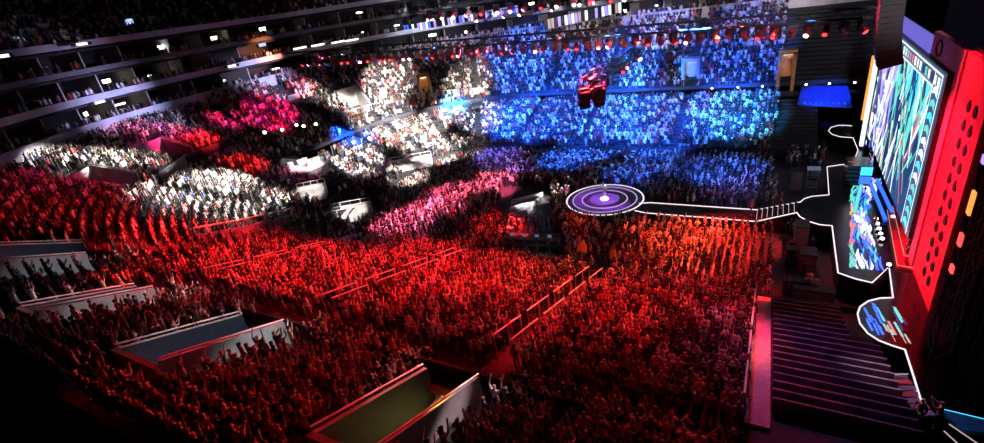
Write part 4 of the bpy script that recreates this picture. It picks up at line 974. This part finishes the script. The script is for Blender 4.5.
# ---------------------------------------------------------------- lights
def spot(px, py, src, col, power, size, blend=.6, z=None, r_=.25, target=None):
    tgt = target if target is not None else (surf(px, py) if z is None else at(px, py, z)); l = bpy.data.lights.new('spot', 'SPOT'); l.color = col; l.energy = power; l.spot_size = math.radians(size); l.spot_blend = blend; l.shadow_soft_size = r_
    o = bpy.data.objects.new('spot_light', l); COL.objects.link(o); o.location = src; d = Vector([float(v) for v in tgt])-Vector(src); o.rotation_euler = d.to_track_quat('-Z', 'Y').to_euler(); return o
RED, ORG, BLU, CYA, WHT, PNK, MAG, VIO = (1, .012, .014), (1, .055, .014), (.02, .12, 1), (.05, .45, 1), (1, .93, .88), (1, .12, .25), (.9, .02, .2), (.35, .2, 1)
G = 12.0
def T(x, y=50): return (x, y, 19.0-.025*(x+10)-.6) if y == 50 else (x, y, 22.)
SP = [ # px, py, source, colour, power k, cone
 (700, 245, T(-5), ORG, 30, 28), (655, 250, T(-12), ORG, 20, 24), (740, 240, T(-1), RED, 8, 26), (700, 285, T(-4), RED, 8, 30),
 (680, 325, T(-3), RED, 10, 24), (600, 320, T(-10), RED, 14, 24), (700, 385, T(-3), RED, 1.5, 24), (560, 290, T(-12), ORG, 8, 26),
 (470, 290, T(-20), RED, 20, 26), (390, 290, T(-25), RED, 17, 26), (530, 310, T(-16), RED, 15, 24), (320, 280, T(-32), RED, 24, 26), (260, 330, T(-30), RED, 1.5, 20), (430, 260, T(-22), RED, 12, 22),
 (240, 278, T(-38), RED, 20, 26), (150, 243, T(-40), RED, 44, 10), (205, 258, T(-40), RED, 16, 20), (100, 250, T(-42), RED, 3, 20),
 (300, 385, T(-22), RED, 3.4, 24), (250, 400, T(-24), RED, 2.6, 24), (520, 430, T(-9), RED, 1.6, 26), (180, 300, T(-34), RED, 2.6, 20), (240, 310, T(-30), RED, 2.2, 22),
 (590, 236, T(-16), ORG, 22, 16), (440, 215, T(-30), PNK, 75, 24), (490, 190, T(-26), PNK, 50, 22), (400, 232, T(-32), PNK, 80, 22), (500, 235, T(-24), RED, 26, 20),
 (60, 235, T(-45), RED, 1.4, 20), (50, 205, T(-46), RED, 1.6, 20),
 (215, 190, T(-46), WHT, 70, 17), (225, 222, T(-46), WHT, 34, 12), (180, 212, T(-46), WHT, 34, 12), (270, 205, T(-44), WHT, 30, 12), (160, 200, T(-46), WHT, 30, 12), (265, 208, T(-46), WHT, 30, 10), (80, 166, T(-50), WHT, 40, 12), (130, 168, T(-50), WHT, 14, 10),
 (390, 85, T(-50), WHT, 34, 22), (165, 195, T(-46), WHT, 30, 12), (340, 105, T(-52), WHT, 22, 15), (440, 120, T(-45), WHT, 42, 17), (395, 130, T(-44), WHT, 36, 15), (470, 85, T(-40), WHT, 22, 18), (300, 90, T(-54), PNK, 9, 14),
 (225, 125, T(-54), MAG, 22, 16), (150, 140, T(-54), MAG, 12, 16), (190, 145, T(-52), RED, 16, 12), (240, 170, T(-46), RED, 5, 14),
 (365, 140, T(-48), BLU, 120, 12), (455, 108, T(-40), CYA, 170, 11), (385, 125, (-28, 46, 18.5), WHT, 42, 20), (430, 150, (-25, 46, 18.5), WHT, 32, 18), (350, 160, (-30, 44, 18.5), WHT, 14, 18), (345, 140, (-30, 48, 18.5), BLU, 150, 9), (405, 180, (-28, 44, 18.5), WHT, 14, 14), (520, 60, T(-36), BLU, 90, 20), (560, 80, T(-30), BLU, 55, 24),
 (620, 110, T(-22), BLU, 34, 30), (650, 90, T(-16), CYA, 14, 26), (725, 115, T(-8), BLU, 36, 28), (740, 120, T(-6), CYA, 16, 24), (650, 60, T(-16), BLU, 34, 26), (740, 55, T(-7), BLU, 22, 24), (580, 130, T(-24), BLU, 20, 24), (510, 110, T(-34), BLU, 36, 20), (430, 165, T(-36), WHT, 6, 16), (470, 150, T(-34), WHT, 6, 16), (500, 160, T(-30), BLU, 8, 20), (300, 175, T(-44), MAG, 5, 20), (400, 185, T(-34), PNK, 6, 14), (620, 75, T(-22), BLU, 30, 24),
 (640, 175, T(-14), BLU, 12, 34), (720, 180, T(-6), BLU, 13, 32), (570, 165, T(-22), BLU, 13, 26), (500, 165, T(-28), VIO, 4, 26), (620, 165, T(-15), CYA, 3, 26), (730, 195, T(-5), VIO, 4, 22),
 (825, 98, T(2), BLU, 14, 12), (540, 118, (-24, 44, 18.5), BLU, 34, 22), (480, 118, (-26, 44, 18.5), (.5, .6, 1), 26, 14), (600, 140, (-16, 44, 18.5), BLU, 12, 24), (660, 130, (-10, 44, 18.5), BLU, 26, 26), (270, 115, (-44, 40, 18.5), MAG, 10, 18), (360, 165, (-34, 38, 18.5), (.6, .5, .6), 6, 18), (505, 125, (-26, 46, 18.5), BLU, 36, 15), (310, 95, T(-50), WHT, 22, 13), (450, 200, T(-28), PNK, 40, 22), (60, 190, T(-46), MAG, 3, 14), (520, 175, T(-24), VIO, 12, 16), (705, 235, T(-4), ORG, 14, 18),
]
for px, py, s_, c, k, sz in SP: spot(px, py, s_, c, k*1000*G*(2.7 if c == ORG else 2.5 if c == RED else 1.25 if c in (BLU, CYA) else 1), sz, r_=.5)
# round stage key lights
for dx, dy in ((-3, 6), (4, 4)): spot(0, 0, (cB[0]+dx, yc+dy, 17), (.9, .85, 1), 22000, 7, .5, target=(cB[0], yc, 1.5))
spot(0, 0, (cB[0], yc+1, 18), (.4, .08, 1), 42000, 26, .6, target=(cB[0], yc, 1))
spot(0, 0, (cB[0]+6, yc+2, 18.2), (1, .95, .95), 150000, 9, .8, target=(cB[0]-6.6, yc+1.2, 1))
spot(0, 0, (cB[0]+4, yc-3, 18.2), (1, .95, .95), 120000, 7, .8, target=(cB[0]-8.5, yc-2.5, 1))
# suite fronts, stair walls, stage
spot(100, 120, (-48, 48, 20.5), (.5, .5, 1), 50000, 26, 1); spot(260, 80, (-48, 52, 20.5), (.6, .55, 1), 80000, 24, 1); spot(30, 100, (-46, 42, 20.5), (.6, .5, .9), 20000, 30, 1)
spot(250, 55, (-48, 52, 22), (1, .3, .1), 200000, 12, 1)
spot(230, 345, (-14, 36, 18), (.75, .9, .9), 30000, 14, .7); spot(110, 310, (-18, 36, 18), (.8, .85, .9), 26000, 14, .7); spot(50, 265, (-28, 34, 18), (.75, .8, .9), 26000, 12, .7)
spot(390, 410, (-16, 30, 17), (1, .85, .8), 6000, 10, .7); spot(455, 425, (-12, 30, 17), (1, .9, .8), 6000, 8, .7)
q = pt(23.0, 25.2); spot(0, 0, (q[0], q[1], prof(23.4, 25.2)+3.5), (1, .8, .2), 3500, 40, .8, target=(q[0]+.3, q[1]+2.4, prof(23.4, 21.3)-.9)); spot(0, 0, (-3, 24, 17), (1, .7, .8), 14000, 8, .9, target=(-9.9, 10, 9)); spot(0, 0, (-16, 26, 17), (.8, .85, .9), 12000, 10, .9, target=(-22.2, 10, 9)); spot(610, 68, (-14, 44, 20), (1, .6, .6), 9000, 40, .9, target=(pa+pc)/2)
spot(0, 0, (-30, 34, 19), WHT, 90000, 11, .6, target=surf(352, 218)+[0, 0, 1]); spot(0, 0, (-34, 32, 19), WHT, 70000, 9, .6, target=surf(313, 198)+[0, 0, 1]); spot(415, 163, T(-34), WHT, 120000, 7, .6); spot(0, 0, (-34, 40, 19), WHT, 110000, 11, .6, target=surf(306, 170)+[0, 0, 1]); spot(107, 186, T(-48), WHT, 30000, 4, .5); spot(360, 100, T(-48), WHT, 60000, 8, .5); spot(165, 158, T(-50), PNK, 9000, 5, .5)
spot(691, 75, T(-10), (1, .75, .8), 16000, 4, .5); spot(785, 72, T(-3), (1, .6, .3), 34000, 4, .5); spot(427, 88, T(-44), (1, .6, .3), 34000, 3, .5)
spot(0, 0, (1, 38, 17), (1, .03, .08), 24000, 60, .8, target=(XS+.5, 37.5, 9)); spot(0, 0, (3, 44, 21), (1, .04, .09), 16000, 40, .8, target=(XS+.3, 38, 14.5)); spot(0, 0, (1, 42, 17), (1, .05, .1), 9000, 40, .8, target=(8, 40, 2)); spot(0, 0, (2, 34, 16), (1, .05, .08), 5000, 26, .8, target=(8, 33, 2))
spot(820, 380, (-4, 40, 18), (.5, .2, .8), 9000, 40, .9); spot(757, 360, (2, 46, 18), (1, .3, .28), 13000, 10, 1)
for px, py, e_, c in ((420, 22, 60, (.8, .85, 1)), (560, 14, 60, (.9, .85, 1)), (660, 12, 60, (1, .85, .9)), (775, 8, 30, (1, .85, .85)), (480, 40, 40, (.4, .4, 1)), (850, 25, 6, (.7, .7, 1))): spot(px, py, (px/12-62, 52, 21.5), c, e_*1000, 22, .9)
for px, py in ((420, 25), (560, 22), (690, 18), (810, 12)): spot(0, 0, ((px-660)/16, 30, 23), (1, .9, .95), 16000, 40, .9, target=aty(px, py, 66)); spot(900, 395, (0, 36, 17), (1, .8, .85), 3500, 14, .8)
spot(810, 250, T(0), (.8, .7, .8), 2600, 26, .9)
w = bpy.data.worlds.new('world'); sc.world = w; w.use_nodes = True; w.node_tree.nodes['Background'].inputs['Color'].default_value = (.02, .015, .03, 1); w.node_tree.nodes['Background'].inputs['Strength'].default_value = .05
vs_ = sc.view_settings; vs_.view_transform = 'Standard'; vs_.look = 'None'; vs_.gamma = 1; vs_.exposure = 0; vs_.use_curve_mapping = False
sc.cycles.max_bounces = 4; sc.cycles.diffuse_bounces = 2; sc.cycles.use_light_tree = True
